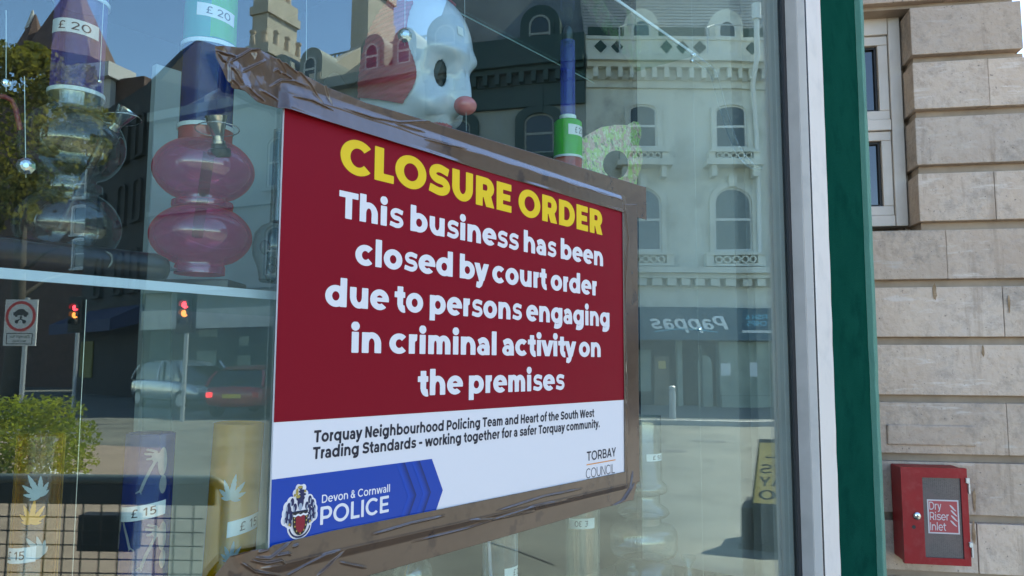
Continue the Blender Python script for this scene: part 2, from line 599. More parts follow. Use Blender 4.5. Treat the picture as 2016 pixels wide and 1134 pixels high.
    if ch in '-–': return Bx(.08, .32, .08 + (.5 if ch == '–' else .3), .32 + h), .66 if ch == '–' else .46
    if ch == '.': return El(s + v / 2, v * .5, v * .58, v * .55), v + 2 * s
    return Bx(.1, 0, .5, .7), .6


_cache = {}


def field_polys(f, x0, x1, y0, y1, step, run=9999):
    nx, ny = int(round((x1 - x0) / step)), int(round((y1 - y0) / step))
    xs, ys = x0 + np.arange(nx + 1) * step, y0 + np.arange(ny + 1) * step
    X, Y = np.meshgrid(xs, ys)
    F = f(X, Y) + 1e-7
    I = F < 0
    n = I[:-1, :-1].astype(int) + I[1:, :-1] + I[:-1, 1:] + I[1:, 1:]
    polys = []
    for j in range(ny):
        i = 0
        while i < nx:
            if n[j, i] == 4:
                k = i
                while k < nx and n[j, k] == 4 and k - i < run:
                    k += 1
                polys.append([(xs[i], ys[j]), (xs[k], ys[j]), (xs[k], ys[j + 1]), (xs[i], ys[j + 1])])
                i = k
            else:
                if n[j, i]:
                    c = [(i, j), (i + 1, j), (i + 1, j + 1), (i, j + 1)]
                    p = []
                    for q in range(4):
                        (ia, ja), (ib, jb) = c[q], c[(q + 1) % 4]
                        fa, fb = F[ja, ia], F[jb, ib]
                        if fa < 0: p.append((xs[ia], ys[ja]))
                        if (fa < 0) != (fb < 0):
                            t = fa / (fa - fb)
                            p.append((xs[ia] + t * (xs[ib] - xs[ia]), ys[ja] + t * (ys[jb] - ys[ja])))
                    if len(p) > 2: polys.append(p)
                i += 1
    return polys


def glyph_polys(ch, v, h, step):
    k = (ch, v, h, step)
    if k not in _cache:
        f, adv = glyph(ch, v, h)
        _cache[k] = ([] if f is None else field_polys(f, -.12, adv + .14, -.36, 1.14, step), adv)
    return _cache[k]


def write(mb, text, to, x0, x1, base, cap, v=.27, h=.225, step=.03, track=0.0, slant=0.0, wspace=1.0):
    """fill mb with the letters of text between x0 and x1; to(u, w) -> point"""
    adv, pos = 0.0, []
    for ch in text:
        pos.append(adv)
        adv += glyph_polys(ch, v, h, step)[1] * (wspace if ch == ' ' else 1) + track
    adv -= track
    k = (x1 - x0) / adv
    for ch, p in zip(text, pos):
        for pl in glyph_polys(ch, v, h, step)[0]:
            mb.poly([to(x0 + (p + u + slant * w) * k, base + w * cap) for u, w in pl])


# ------------------------------------------------------------------ materials of the place
M = {}


def glow_plastic(name, trans, body, edge, amount):
    # fluorescent acrylic: milky pink walls with brighter red rims
    mt, nt, p, out = nodes(name)
    nt.nodes.remove(p)
    tr = nt.nodes.new('ShaderNodeBsdfTransparent')
    tr.inputs['Color'].default_value = (*trans, 1)
    f = facing_pow(nt, 2.6)
    cc = mixc(nt, f, body, edge)
    df = nt.nodes.new('ShaderNodeBsdfDiffuse')
    tl = nt.nodes.new('ShaderNodeBsdfTranslucent')
    nt.links.new(cc, df.inputs['Color'])
    nt.links.new(cc, tl.inputs['Color'])
    ad = nt.nodes.new('ShaderNodeMixShader')
    nt.links.new(df.outputs[0], ad.inputs[1])
    nt.links.new(tl.outputs[0], ad.inputs[2])
    ml = nt.nodes.new('ShaderNodeMath')
    ml.operation = 'MULTIPLY_ADD'
    ml.inputs[1].default_value = .95 - amount
    ml.inputs[2].default_value = amount
    nt.links.new(f, ml.inputs[0])
    m2 = nt.nodes.new('ShaderNodeMixShader')
    nt.links.new(ml.outputs[0], m2.inputs[0])
    nt.links.new(tr.outputs[0], m2.inputs[1])
    nt.links.new(ad.outputs[0], m2.inputs[2])
    gl = nt.nodes.new('ShaderNodeBsdfGlossy')
    gl.inputs['Roughness'].default_value = .015
    mx = nt.nodes.new('ShaderNodeMixShader')
    mx.inputs[0].default_value = .11
    nt.links.new(m2.outputs[0], mx.inputs[1])
    nt.links.new(gl.outputs[0], mx.inputs[2])
    nt.links.new(mx.outputs[0], out.inputs['Surface'])
    return mt


M['pane'] = sheet_glass('window_glass', .098, trans=(.93, .985, .96), warp=.0012)
M['clear'] = plastic('clear_blown_glass', (.97, 1, .99), (.60, .70, .68), 2.0, .10, rough=.01, body=.010, bodyc=(.75, .85, .80), rim=.14)
M['smoke'] = plastic('smoked_glass', (.86, .9, .9), (.12, .16, .17), 2.2, .05)
M['shelf_glass'] = sheet_glass('shelf_glass', .03, trans=(.72, .84, .80))
M['acrylic'] = plastic('clear_acrylic', (.93, .96, .97), (.75, .85, .9), 3, .04, body=.06, bodyc=(.8, .9, 1))
M['pink'] = glow_plastic('pink_fluorescent_acrylic', (.97, .40, .66), (1.0, .10, .34), (1.0, .17, .09), .20)
M['red_acrylic'] = plastic('red_acrylic', (.95, .25, .22), (.8, .03, .03), 2.5, .05, body=.35, bodyc=(.95, .06, .05))
M['blue'] = plastic('blue_acrylic', (.10, .18, .62), (.012, .02, .2), 1.6, .06, body=.45, bodyc=(.008, .055, .38))
M['blue_lilac'] = plastic('lilac_blue_acrylic', (.52, .55, .92), (.10, .10, .5), 2, .05, body=.20, bodyc=(.22, .28, .85))
M['green'] = plastic('green_acrylic', (.16, .55, .10), (.02, .3, .03), 2, .05, body=.85, bodyc=(.10, .78, .02))
M['teal'] = plastic('turquoise_acrylic', (.2, .7, .6), (.02, .4, .35), 2, .05, body=.8, bodyc=(.02, .55, .40))
M['purple'] = plastic('purple_acrylic', (.62, .52, .80), (.22, .14, .5), 2, .05, body=.16, bodyc=(.40, .3, .8))
M['amber'] = plastic('amber_acrylic', (.78, .46, .06), (.28, .13, .01), 1.6, .05, body=.85, bodyc=(.72, .37, .006))
M['amber_pale'] = plastic('pale_amber_acrylic', (.96, .86, .62), (.85, .5, .1), 2.4, .05, body=.05, bodyc=(.9, .5, .08))
M['label'] = mat('price_sticker', (.72, .76, .76), .5)
M['ink'] = mat('black_ink', (.015, .015, .018), .5)
M['frost'] = mat('frosted_etching', (.34, .38, .36), .6, c2=(.48, .52, .50), scale=30)
M['frost_dim'] = mat('dull_etching', (.20, .22, .24), .6, c2=(.32, .34, .35), scale=40)
M['frost_amber'] = mat('orange_etching', (.75, .36, .05), .6)
M['ridge'] = mat('ridged_clear_ring', (.75, .85, .85), .3, bump=.6, bscale=300)
M['metal'] = mat('polished_aluminium', (.62, .62, .60), .22, metal=1)
M['dark_metal'] = mat('dark_anodised_metal', (.12, .12, .12), .3, metal=1)
M['rubber'] = mat('black_rubber', (.012, .012, .013), .45)
M['black_plastic'] = mat('black_plastic', (.012, .013, .015), .3, c2=(.03, .03, .032), scale=9)
M['stem'] = plastic('smoked_stem', (.45, .36, .36), (.12, .06, .06), 1.5, .05, body=.2, bodyc=(.12, .08, .08))
M['white_frame'] = mat('white_upvc', (.71, .64, .565), .4, c2=(.58, .535, .48), scale=11, lo=.5, hi=.8, bump=.05, bscale=400)
M['grey_frame'] = mat('grey_beige_upvc', (.45, .415, .37), .5, c2=(.38, .35, .31), scale=9, bump=.12, bscale=500)  # greyer tone than the white frame pieces
M['sill'] = mat('painted_sill', (.6, .6, .58), .5, c2=(.45, .45, .42), scale=5)
M['gasket'] = mat('black_gasket', (.01, .01, .011), .6)
M['spacer'] = mat('aluminium_spacer', (.34, .36, .37), .4, metal=.7)
M['green_paint'] = mat('dark_green_gloss_paint', (0.004, 0.046, 0.030), .7, c2=(0.006, 0.056, 0.037), scale=5, lo=.3, hi=.7, bump=.5, bscale=170, c3=(0.0035, 0.038, 0.026), scale3=9, spec=.0)
M['green_lit'] = mat('lit_face_green_paint', (0.08925, 0.2295, 0.1615), .5, c2=(0.07225, 0.1955, 0.1403), scale=7, bump=.4, bscale=150)  # lighter green paints in the brighter look of the edge face
M['shop_render'] = mat('painted_render', (.55, .53, .48), .8, c2=(.45, .43, .39), scale=2)
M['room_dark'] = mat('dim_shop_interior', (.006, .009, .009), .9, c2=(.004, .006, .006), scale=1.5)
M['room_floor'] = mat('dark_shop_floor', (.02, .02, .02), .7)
M['sticker_white'] = mat('foam_board', (0.697, 0.663, 0.6417), .45, spec=.3)
M['burgundy'] = mat('burgundy_print', (.205, .0036, .0125), .45, spec=.16)
M['yellow'] = mat('yellow_print', (0.748, 0.51, 0.0051), .4)
M['white_print'] = mat('white_print', (0.714, 0.68, 0.6545), .4)
M['navy_ink'] = mat('near_black_print', (.008, .010, .022), .4)
M['blue_print'] = mat('blue_print', (0, 0.0442, 0.306), .38)
M['blue_deep'] = mat('deep_blue_print', (.0, .020, .14), .38)
M['orange_print'] = mat('orange_print', (0.6375, 0.255, 0.0595), .4)
M['crest_navy'] = mat('navy_print', (.012, .016, .07), .4)
M['crest_red'] = mat('crest_red_print', (.22, .006, .02), .4)
M['crest_gold'] = mat('crest_gold_print', (.38, .28, .06), .4)
M['crest_grey'] = mat('crest_grey_print', (.32, .36, .42), .4)
M['cab_red'] = mat('red_enamel', (0.27, 0.0065, 0.010), .45, c2=(0.205, 0.006, 0.009), scale=5, lo=.35, hi=.75, coat=.05, spec=.25, c3=(0.255, 0.0255, 0.0255), scale3=26, bump=.03, bscale=200)
M['cab_sign'] = mat('faded_red_print', (0.306, 0.02975, 0.03825), .4)
M['cab_white'] = mat('pale_print', (0.4675, 0.425, 0.425), .4)
M['hinge'] = mat('cream_hinge', (0.612, 0.561, 0.476), .5)
M['cream_upvc'] = mat('cream_upvc', (0.561, 0.493, 0.4165), .45, c2=(0.493, 0.425, 0.3485), scale=5)
M['far_glass'] = mat('dark_window_glass', (.015, .02, .022), .04, spec=.8)


def stone_mat():
    mt, nt, p, out = nodes('weathered_limestone')
    v = objvec(nt)
    f1 = ramp_noise(nt, v, 2.4, .38, .66, 8)
    c = mixc(nt, f1, (0.494, 0.381, 0.284), (0.399, 0.301, 0.224))
    fw = ramp_noise(nt, v, 1.3, .45, .7, 6)
    c = mixc(nt, fw, c, (0.477, 0.394, 0.320))
    f2 = ramp_noise(nt, v, 17, .52, .74, 8, .75)
    c = mixc(nt, f2, c, (0.312, 0.239, 0.176))
    f3 = ramp_noise(nt, v, 2.6, .52, .68, 10, .8)
    c = mixc(nt, f3, c, (0.251, 0.205, 0.164))
    f5 = ramp_noise(nt, v, 6, .57, .70, 6, .65, stretch=(1.6, 1.6, .14))
    c = mixc(nt, f5, c, (0.286, 0.213, 0.152))
    f6 = ramp_noise(nt, v, 9, .60, .70, 4, .6, stretch=(.5, .5, 3))
    c = mixc(nt, f6, c, (0.503, 0.419, 0.344))
    f4 = ramp_noise(nt, v, 60, .66, .74, 3)
    c = mixc(nt, f4, c, (0.173, 0.138, 0.108))
    at_ = nt.nodes.new('ShaderNodeAttribute')
    at_.attribute_name = 'tone'
    hs = nt.nodes.new('ShaderNodeHueSaturation')
    mr_ = nt.nodes.new('ShaderNodeMapRange')
    mr_.inputs['To Min'].default_value = .86
    mr_.inputs['To Max'].default_value = 1.16
    nt.links.new(at_.outputs['Fac'], mr_.inputs['Value'])
    nt.links.new(mr_.outputs['Result'], hs.inputs['Value'])
    nt.links.new(c, hs.inputs['Color'])
    nt.links.new(hs.outputs['Color'], p.inputs['Base Color'])
    p.inputs['Roughness'].default_value = .9
    nz = nt.nodes.new('ShaderNodeTexNoise')
    nz.inputs['Scale'].default_value = 28
    nz.inputs['Detail'].default_value = 10
    nt.links.new(v, nz.inputs['Vector'])
    vo = nt.nodes.new('ShaderNodeTexVoronoi')
    vo.inputs['Scale'].default_value = 34
    nt.links.new(v, vo.inputs['Vector'])
    mr = nt.nodes.new('ShaderNodeMapRange')
    mr.inputs['From Min'].default_value = 0
    mr.inputs['From Max'].default_value = .16
    nt.links.new(vo.outputs['Distance'], mr.inputs['Value'])
    ad = nt.nodes.new('ShaderNodeMath')
    ad.operation = 'MULTIPLY_ADD'
    ad.inputs[1].default_value = .25
    nt.links.new(mr.outputs['Result'], ad.inputs[0])
    nt.links.new(nz.outputs['Fac'], ad.inputs[2])
    bp = nt.nodes.new('ShaderNodeBump')
    bp.inputs['Strength'].default_value = .7
    bp.inputs['Distance'].default_value = .014
    nt.links.new(ad.outputs[0], bp.inputs['Height'])
    nt.links.new(bp.outputs['Normal'], p.inputs['Normal'])
    return mt


M['stone'] = stone_mat()
M['rust'] = mat('rusty_stain', (0.204, 0.1275, 0.06375), .9, c2=(0.34, 0.238, 0.1445), scale=40)
M['joint'] = mat('dirty_stone_joint', (0.357, 0.2762, 0.1997), .95, c2=(0.238, 0.1827, 0.1318), scale=5)


def tape_mat():
    mt, nt, p, out = nodes('brown_packing_tape')
    v = objvec(nt)
    f = ramp_noise(nt, v, 5, .35, .7, 5, stretch=(1, 1, 3))
    c = mixc(nt, f, (.105, .066, .040), (.078, .048, .029))
    f2 = ramp_noise(nt, v, 22, .58, .68, 3)
    c = mixc(nt, f2, c, (.055, .034, .024))
    nt.links.new(c, p.inputs['Base Color'])
    p.inputs['Roughness'].default_value = .2
    p.inputs['IOR'].default_value = 1.45
    p.inputs['Coat Weight'].default_value = .38
    p.inputs['Coat Roughness'].default_value = .06
    p.inputs['Coat IOR'].default_value = 1.75
    nz = nt.nodes.new('ShaderNodeTexNoise')
    nz.inputs['Scale'].default_value = 75
    nz.inputs['Detail'].default_value = 3
    nt.links.new(v, nz.inputs['Vector'])
    bp = nt.nodes.new('ShaderNodeBump')
    bp.inputs['Strength'].default_value = .15
    bp.inputs['Distance'].default_value = .0010
    nt.links.new(nz.outputs['Fac'], bp.inputs['Height'])
    nt.links.new(bp.outputs['Normal'], p.inputs['Normal'])
    nt.links.new(bp.outputs['Normal'], p.inputs['Coat Normal'])
    return mt


M['tape'] = tape_mat()

# ------------------------------------------------------------------ ground
M['asphalt'] = mat('sun_bleached_asphalt', (.125, .125, .105), .9, c2=(.085, .084, .069), scale=1.1, lo=.42, hi=.70, c3=(.165, .158, .128), scale3=.45, bump=.3, bscale=90)
M['paving'] = mat('pinkish_paving', (.27, .20, .145), .9, c2=(.21, .155, .11), scale=1.6, bump=.3, bscale=60)
M['shade_paving'] = mat('grey_paving_slabs', (.10, .105, .10), .9, c2=(.075, .08, .077), scale=1)
M['kerb'] = mat('granite_kerb', (.36, .35, .33), .85, c2=(.28, .27, .26), scale=12)
M['road_white'] = mat('worn_white_road_paint', (.62, .60, .55), .8, c2=(.35, .34, .31), scale=8)
g = MB()
g.poly([(-400, -400, 0), (400, -400, 0), (400, 400, 0), (-400, 400, 0)])
tag(g.build('ground', M['asphalt']), kind='structure')

# ------------------------------------------------------------------ the shop
shop = thing('shop_front', 'green and white painted shop front with the big window', 'shop', (0, GY, 0))
XL, XR = -1.6, 2.434               # the pane
w = MB()
w.box(-4, .785, 3.452, 2.598, 1.05, 7.7)
w.box(2.599, .785, 3.61, 3.10, .929, 7.7)
w.box(-4, 4.6, 0, 2.599, 4.8, 7.7)
w.box(2.50, 1.05, 0, 2.599, 4.6, 7.7)
w.box(-4, 1.05, 0, -3.8, 4.6, 7.7)
w.box(-3.8, 1.05, 7.4, 2.5, 4.6, 7.7)
w.build('wall', M['shop_render'], shop)
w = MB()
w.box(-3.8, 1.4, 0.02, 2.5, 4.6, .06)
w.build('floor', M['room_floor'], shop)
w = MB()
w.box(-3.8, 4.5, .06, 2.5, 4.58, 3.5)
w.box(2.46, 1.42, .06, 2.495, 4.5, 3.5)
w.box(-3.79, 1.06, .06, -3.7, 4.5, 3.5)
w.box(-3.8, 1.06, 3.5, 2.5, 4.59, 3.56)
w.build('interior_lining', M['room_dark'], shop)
w = MB()
w.box(-4, .79, 0, 2.462, .92, .5)
w.build('stall_riser', M['green_paint'], shop)
win = MB()
win.box(2.462, .8058, .52, 2.476, .905, 3.45)
win.box(-1.75, .806, .52, -1.62, .905, 3.45)
win.box(-1.62, .806, .52, 2.462, .905, .60)
win.box(-1.62, .806, 3.30, 2.462, .905, 3.45)
win.build('window_frame', M['grey_frame'], shop, bevel=.002)
FR = bpy.data.objects['window_frame']
p = MB()
p.box(2.4635, .7815, .52, 2.4655, .8055, 3.45)
p.build('frame_cover', M['white_frame'], FR, bevel=.0005)
p = MB()
p.box(2.434, .843, .60, 2.4618, .862, 3.30)
p.build('gasket', M['gasket'], FR)
p = MB()
p.box(2.395, .858, .60, 2.433, .876, 3.30)
for k in range(300):
    z = 1.0 + k * .0052
    p.box(2.4325, .8575, z, 2.4335, .8581, z + .002)
    p.box(2.404, .8570, z, 2.4075, .8579, z + .002)
p.build('spacer_bar', M['spacer'], FR)
p = MB()
p.box(2.450, .907, .6, 2.4605 + .04, .965, 3.30)
p.build('inner_reveal', M['grey_frame'], FR)
p = MB()
p.box(XL, GY, .60, XR, GY + .006, 3.30)
p.build('pane', M['pane'], FR, fix=True)
def wavy(x0, y0, x1, y1, ztop, seed, amp, name, mm, par, bev):
    rp = random.Random(seed)
    p = MB()
    loops = []
    n = int(ztop / .07)
    for i in range(n + 1):
        z = ztop * i / n
        e = [rp.uniform(-amp, amp) for _ in range(4)]
        loops.append([(x0 + e[0], y0 + e[1], z), (x1 + e[2], y0 + e[3], z), (x1, y1, z), (x0, y1, z)])
    p.loft(loops)
    return p.build(name, mm, par, bevel=bev)


wavy(2.4858, .7810, 2.6395, .905, 3.45, 8, .0009, 'jamb', M['white_frame'], shop, .003)
p = MB()
p.box(2.4657, .7826, .5, 2.4854, .8055, 3.45)  # black filler standing in for the shade inside the gap
p.build('shadow_gap', M['gasket'], shop)
wavy(2.6400, .7800, 3.0635, .93, 3.6, 3, .0008, 'pilaster', M['green_paint'], shop, .001)
wavy(3.0640, .7575, 3.10, .93, 3.6, 4, .0014, 'pilaster_edge', M['green_lit'], shop, .004)
p = MB()
p.box(2.60, .931, 0, 3.10, 4.7, 7.7)
p.build('side_wall', M['shop_render'], shop)

# ------------------------------------------------------------------ stone building on the right
d = ray(1850, 717)
W0 = EYE + d * (3.8 / d.dot(FH))
WU = Vector((-math.cos(YAW + rad(80)), -math.sin(YAW + rad(80)), 0))
WN = Vector((-WU.y, WU.x, 0))
if WN.dot(FH) > 0: WN = -WN
W0 = Vector((W0.x, W0.y, 0))


def wl(u, n, z): return W0 + WU * u + WN * n + Vector((0, 0, z))


def wpx(px, py, n=0.0):
    d = ray(px, py)
    t = ((W0 + WN * n) - EYE).dot(WN) / d.dot(WN)
    q = EYE + d * t - W0
    return q.dot(WU), q.z


stone = thing('stone_building', 'cream limestone building with deep banded joints beside the green pilaster', 'building', tuple(wl(0, 0, 0)))
F0 = .045
rows = [(-250, -115), (-100, -2), (12, 105), (121, 213), (230, 323), (341, 435), (453, 549), (565, 663), (679, 778), (793, 894), (910, 1012), (1028, 1126), (1142, 1240), (1256, 1354), (1370, 1500)]
UE = wpx(2013, 60, F0)[0]
UL = wpx(1640, 600, F0)[0]
UWIN = wpx(1803, 270, F0)[0]
joints = {3: 1947, 5: 1959, 6: 1864, 7: 1976, 9: 1984, 4: None, 11: 1925, 0: 1900, 1: 1860}
body = MB(wl)
body.box(UL - .6, -5.5, 0, UWIN - .6, .0, 8.2)
zt, zb = wpx(1850, 5, F0)[1], wpx(1850, 449, F0)[1]
body = MB(wl)
zq = wpx(1850, 108, F0)[1]
UE2 = wpx(2050, 400, F0)[0]
body.box(UWIN + .02, -5.5, 0, UE2 - .02, 0, zq)
body.box(UWIN + .02, -5.5, zq, UE - .02, 0, 8.2)
body.box(UL - 1.2, -5.5, 0, UWIN + .02, 0, zb)
body.box(UL - 1.2, -5.5, zt, UWIN + .02, 0, 8.2)
body.box(UL - 1.2, -5.5, zb, UWIN + .02, -.30, zt)
body.build('wall', M['joint'], stone)
bl = MB(wl)
rr = random.Random(5)
for k, (ya, yb) in enumerate(rows):
    z1, z0 = wpx(1850, ya, F0)[1], wpx(1850, yb, F0)[1]
    ul = UWIN if 2 <= k <= 5 else UL
    cuts = [ul]
    if joints.get(k): cuts.append(wpx(joints[k], (ya + yb) / 2, F0)[0])
    ue = UE if k <= 2 else UE2
    cuts.append(ue)
    for a, b in zip(cuts[:-1], cuts[1:]):
        o = rr.uniform(-.0025, .0025)
        bl.box(a + (.0012 if a != ul else 0), -.16, max(z0, .0), b - (.0012 if b != ue else 0), F0 + o, z1)
z = wpx(1850, -250, F0)[1] + .04
k = 0
while z < 8.0:
    bl.box(UL, -.16, z, UE, F0, z + .25)
    z += .285
ash = bl.build('ashlar', M['stone'], stone, bevel=.0035)
ta_ = ash.data.attributes.new('tone', 'FLOAT', 'FACE')
rt_ = random.Random(9)
tv = []
for k in range(len(ash.data.polygons) // 6):
    tv += [rt_.random()] * 6
ta_.data.foreach_set('value', tv)
bl = MB(wl)                      # chipped strip repaired along one course
zc = wpx(1850, 842, F0)[1]
a, b = wpx(1745, 842, F0)[0], wpx(1919, 842, F0)[0]
bl.box(a, F0 - .01, zc - .085, b, F0 + .014, zc + .012)
bl.build('repair_patch', M['stone'], stone, bevel=.008)
wf = MB(wl)
NW = -.15
def wq(px, py): return wpx(px, py, NW + .05)
uo0, uo1 = wq(1650, 300)[0], wq(1780, 250)[0]
zo0, zo1 = wq(1760, 445)[1], wq(1760, 30)[1]
g1 = (wq(1660, 150)[0], wq(1731, 150)[0], wq(1715, 217)[1], wq(1715, 88)[1])
g2 = (wq(1660, 340)[0], wq(1735, 340)[0], wq(1722, 405)[1], wq(1722, 276)[1])
gr = max(g1[1], g2[1])
c = [(uo0, gr, g1[3] + .05, zo1), (uo0, gr, g2[3] + .05, g1[2] - .05), (uo0, gr, zo0, g2[2] - .05), (gr + .05, uo1, zo0, zo1)]
wf.box(uo0, NW - .05, g1[3] + .052, gr + .05, NW + .05, zo1)
wf.box(uo0, NW - .05, g2[3] + .052, gr + .05, NW + .05, g1[2] - .052)
wf.box(uo0, NW - .05, zo0, gr + .05, NW + .05, g2[2] - .052)
wf.box(gr + .052, NW - .05, zo0, uo1, NW + .05, zo1)
sw = wf.build('window', M['cream_upvc'], stone, bevel=.004)
for gg in (g1, g2):
    q = MB(wl)
    q.box(uo0, NW - .03, gg[3], gr + .05, NW + .035, gg[3] + .05)
    q.box(uo0, NW - .03, gg[2] - .05, gr + .05, NW + .035, gg[2])
    q.box(gr, NW - .03, gg[2], gr + .05, NW + .035, gg[3])
    q.build('casement', M['cream_upvc'], sw, bevel=.004)
    q = MB(wl)
    q.box(uo0, NW - .02, gg[2] + .001, gr - .001, NW + .012, gg[2] + .012)
    q.box(uo0, NW - .02, gg[3] - .012, gr - .001, NW + .012, gg[3] - .001)
    q.box(gr - .012, NW - .02, gg[2] + .012, gr - .001, NW + .012, gg[3] - .012)
    q.build('window_seal', M['gasket'], sw)
    q = MB(wl)
    q.box(uo0, NW - .016, gg[2] + .001, gr - .001, NW - .006, gg[3] - .001)
    q.build('pane', M['far_glass'], sw)
q = MB(wl)
q.box(uo1 + .002, NW - .12, zo0 - .04, uo1 + .05, NW - .01, zo1 + .04)
q.build('reveal', M['stone'], stone)

# ---- red cabinet
CN = .215
uL, uR = (wpx(1777, 1015, CN)[0], wpx(1908, 1018, CN)[0])
zT, zB = wpx(1840, 921, CN)[1], wpx(1840, 1112, CN)[1]
cab = thing('dry_riser_cabinet', 'red metal inlet cabinet with a wired glass door on the stone wall', 'cabinet', tuple(wl(uL, 0, zB)))
b = MB(wl)
b.box(uL + .004, F0 + .004, zB + .004, uR - .004, CN - .03, zT - .004)
b.build('body', M['cab_red'], cab, bevel=.004)
gl, gr2 = wpx(1819, 1020, CN)[0], wpx(1895, 1020, CN)[0]
gt, gb = wpx(1857, 941, CN)[1], wpx(1857, 1099, CN)[1]
b = MB(wl)
b.box(uL, CN - .029, zB, gl, CN, zT)
b.box(gr2, CN - .029, zB, uR, CN, zT)
b.box(gl, CN - .029, zB, gr2, CN, gb)
b.box(gl, CN - .029, gt, gr2, CN, zT)
door = b.build('door', M['cab_red'], cab)
mt, nt, pp, out = nodes('wired_cabinet_glass')
v = objvec(nt)
br = nt.nodes.new('ShaderNodeTexBrick')
br.inputs['Scale'].default_value = 60
br.inputs['Mortar Size'].default_value = .012
br.offset = 0
br.inputs['Color1'].default_value = (.075, .075, .075, 1)
br.inputs['Color2'].default_value = (.055, .055, .056, 1)
br.inputs['Mortar'].default_value = (.17, .16, .155, 1)
mp = nt.nodes.new('ShaderNodeMapping')
mp.inputs['Rotation'].default_value = (rad(90), 0, math.atan2(WU.y, WU.x))
mp.vector_type = 'TEXTURE'
nt.links.new(v, mp.inputs['Vector'])
nt.links.new(mp.outputs['Vector'], br.inputs['Vector'])
f = ramp_noise(nt, v, 9, .45, .65)
nt.links.new(mixc(nt, f, br.outputs['Color'], (.10, .085, .085)), pp.inputs['Base Color'])
pp.inputs['Roughness'].default_value = .15
M['wired'] = mt
b = MB(wl)
b.box(gl, CN - .025, gb, gr2, CN - .008, gt)
b.build('pane', M['wired'], door)
sl, sr = wpx(1827.5, 1018, CN)[0], wpx(1889.5, 1018, CN)[0]
s1, s0 = wpx(1858, 984.5, CN)[1], wpx(1858, 1051.5, CN)[1]
b = MB(wl)
b.box(sl, CN - .0078, s0, sr, CN - .0065, s1)
nt_ = b.build('notice', M['cab_white'], door)
b = MB(wl)
e = .006
b.poly([(sl + e, CN - .0062, s0 + e), (sr - e, CN - .0062, s0 + e), (sr - e, CN - .0062, s1 - e), (sl + e, CN - .0062, s1 - e)])
b.build('red_field', M['cab_sign'], nt_)
b = MB(wl)
sw_, sh_ = sr - sl, s1 - s0
toN = lambda u, w: (u, CN - .0058, w)
for txt, zz, xe in (('Dry', .70, .45), ('Riser', .395, .68), ('Inlet', .09, .58)):
    write(b, txt, toN, sl + .05 * sw_, sl + xe * sw_, s0 + zz * sh_, .235 * sh_, .15, .125, .05)
for k in range(4):
    zz = s0 + (.22 + .15 * k) * sh_
    pts = arc(.92, 0, .2, .12, 180, 265, 6)
    o = [(sl + (.70 + .055 * (1 - abs(k - 1.5) / 2) + .2 * t) * sw_, zz + (.16 * (1 - t) ** 1.6) * sh_) for t in (0, .25, .5, .75, 1)]
    ii = [(x, z_ + (.015 + .06 * math.sin(math.pi * min(1, t * 1.1)) ) * sh_) for (x, z_), t in zip(o, (0.05, .3, .55, .75, .9))]
    for j in range(4):
        b.poly([toN(*o[j]), toN(*o[j + 1]), toN(*ii[j + 1]), toN(*ii[j])])
b.build('lettering', M['cab_white'], nt_)
lu, lz = wpx(1805, 1015.7, CN)
b = MB()
b.lathe([(.001, -.004), (.0165, -.004), (.0165, .006), (.012, .010), (.001, .0105)], tuple(wl(lu, CN, lz)), tuple(WN), 20)
lk = b.build('lock', M['metal'], door, smooth=40)
b = MB()
b.lathe([(.001, .0107), (.006, .0107), (.006, .0115), (.001, .0115)], tuple(wl(lu, CN, lz)), tuple(WN), 8)
b.build('keyway', M['dark_metal'], lk)
hu, hz_ = wpx(1799, 1037.5, CN)
b = MB()
b.lathe([(.001, .0005), (.0085, .0005), (.0085, .0015), (.001, .0015)], tuple(wl(hu, CN, hz_)), tuple(WN), 16)
b.build('key_hole', M['gasket'], door)
for ya, yb in ((941, 972), (1067, 1097)):
    za, zb_ = wpx(1905, ya, CN)[1], wpx(1905, yb, CN)[1]
    zm = (za + zb_) / 2 + .012
    b = MB(wl)
    b.box(uR - .008, CN - .01, zm, uR + .007, CN + .012, za)
    b.box(uR + .001, CN - .02, zb_, uR + .008, CN + .010, zm)
    b.build('hinge', M['hinge'], cab, bevel=.002)
for x0_, y0_, sx, sy, sd_ in ((1918, 985, 3.5, 24, 1), (1917, 1048, 3, 26, 2), (1840, 575, 4, 18, 3), (1935, 690, 3, 12, 4), (1986, 600, 2.5, 20, 5)):
    r_ = random.Random(sd_)
    u_, z_ = wpx(x0_, y0_, F0)
    ou = [(u_ + sx * .0025 * math.cos(k / 14 * 6.283) * r_.uniform(.5, 1.2), z_ + sy * .0025 * math.sin(k / 14 * 6.283) * r_.uniform(.75, 1.1)) for k in range(14)]
    q = MB(wl)
    q.poly([(u, F0 + .0032, w) for u, w in ou])
    q.build('rust_stain', M['rust'], stone, fix=False)
# old rusty pipe clips on the stone beside it
for (xa, ya, xb, yb) in ((1915, 968, 1922, 1010),):
    pass

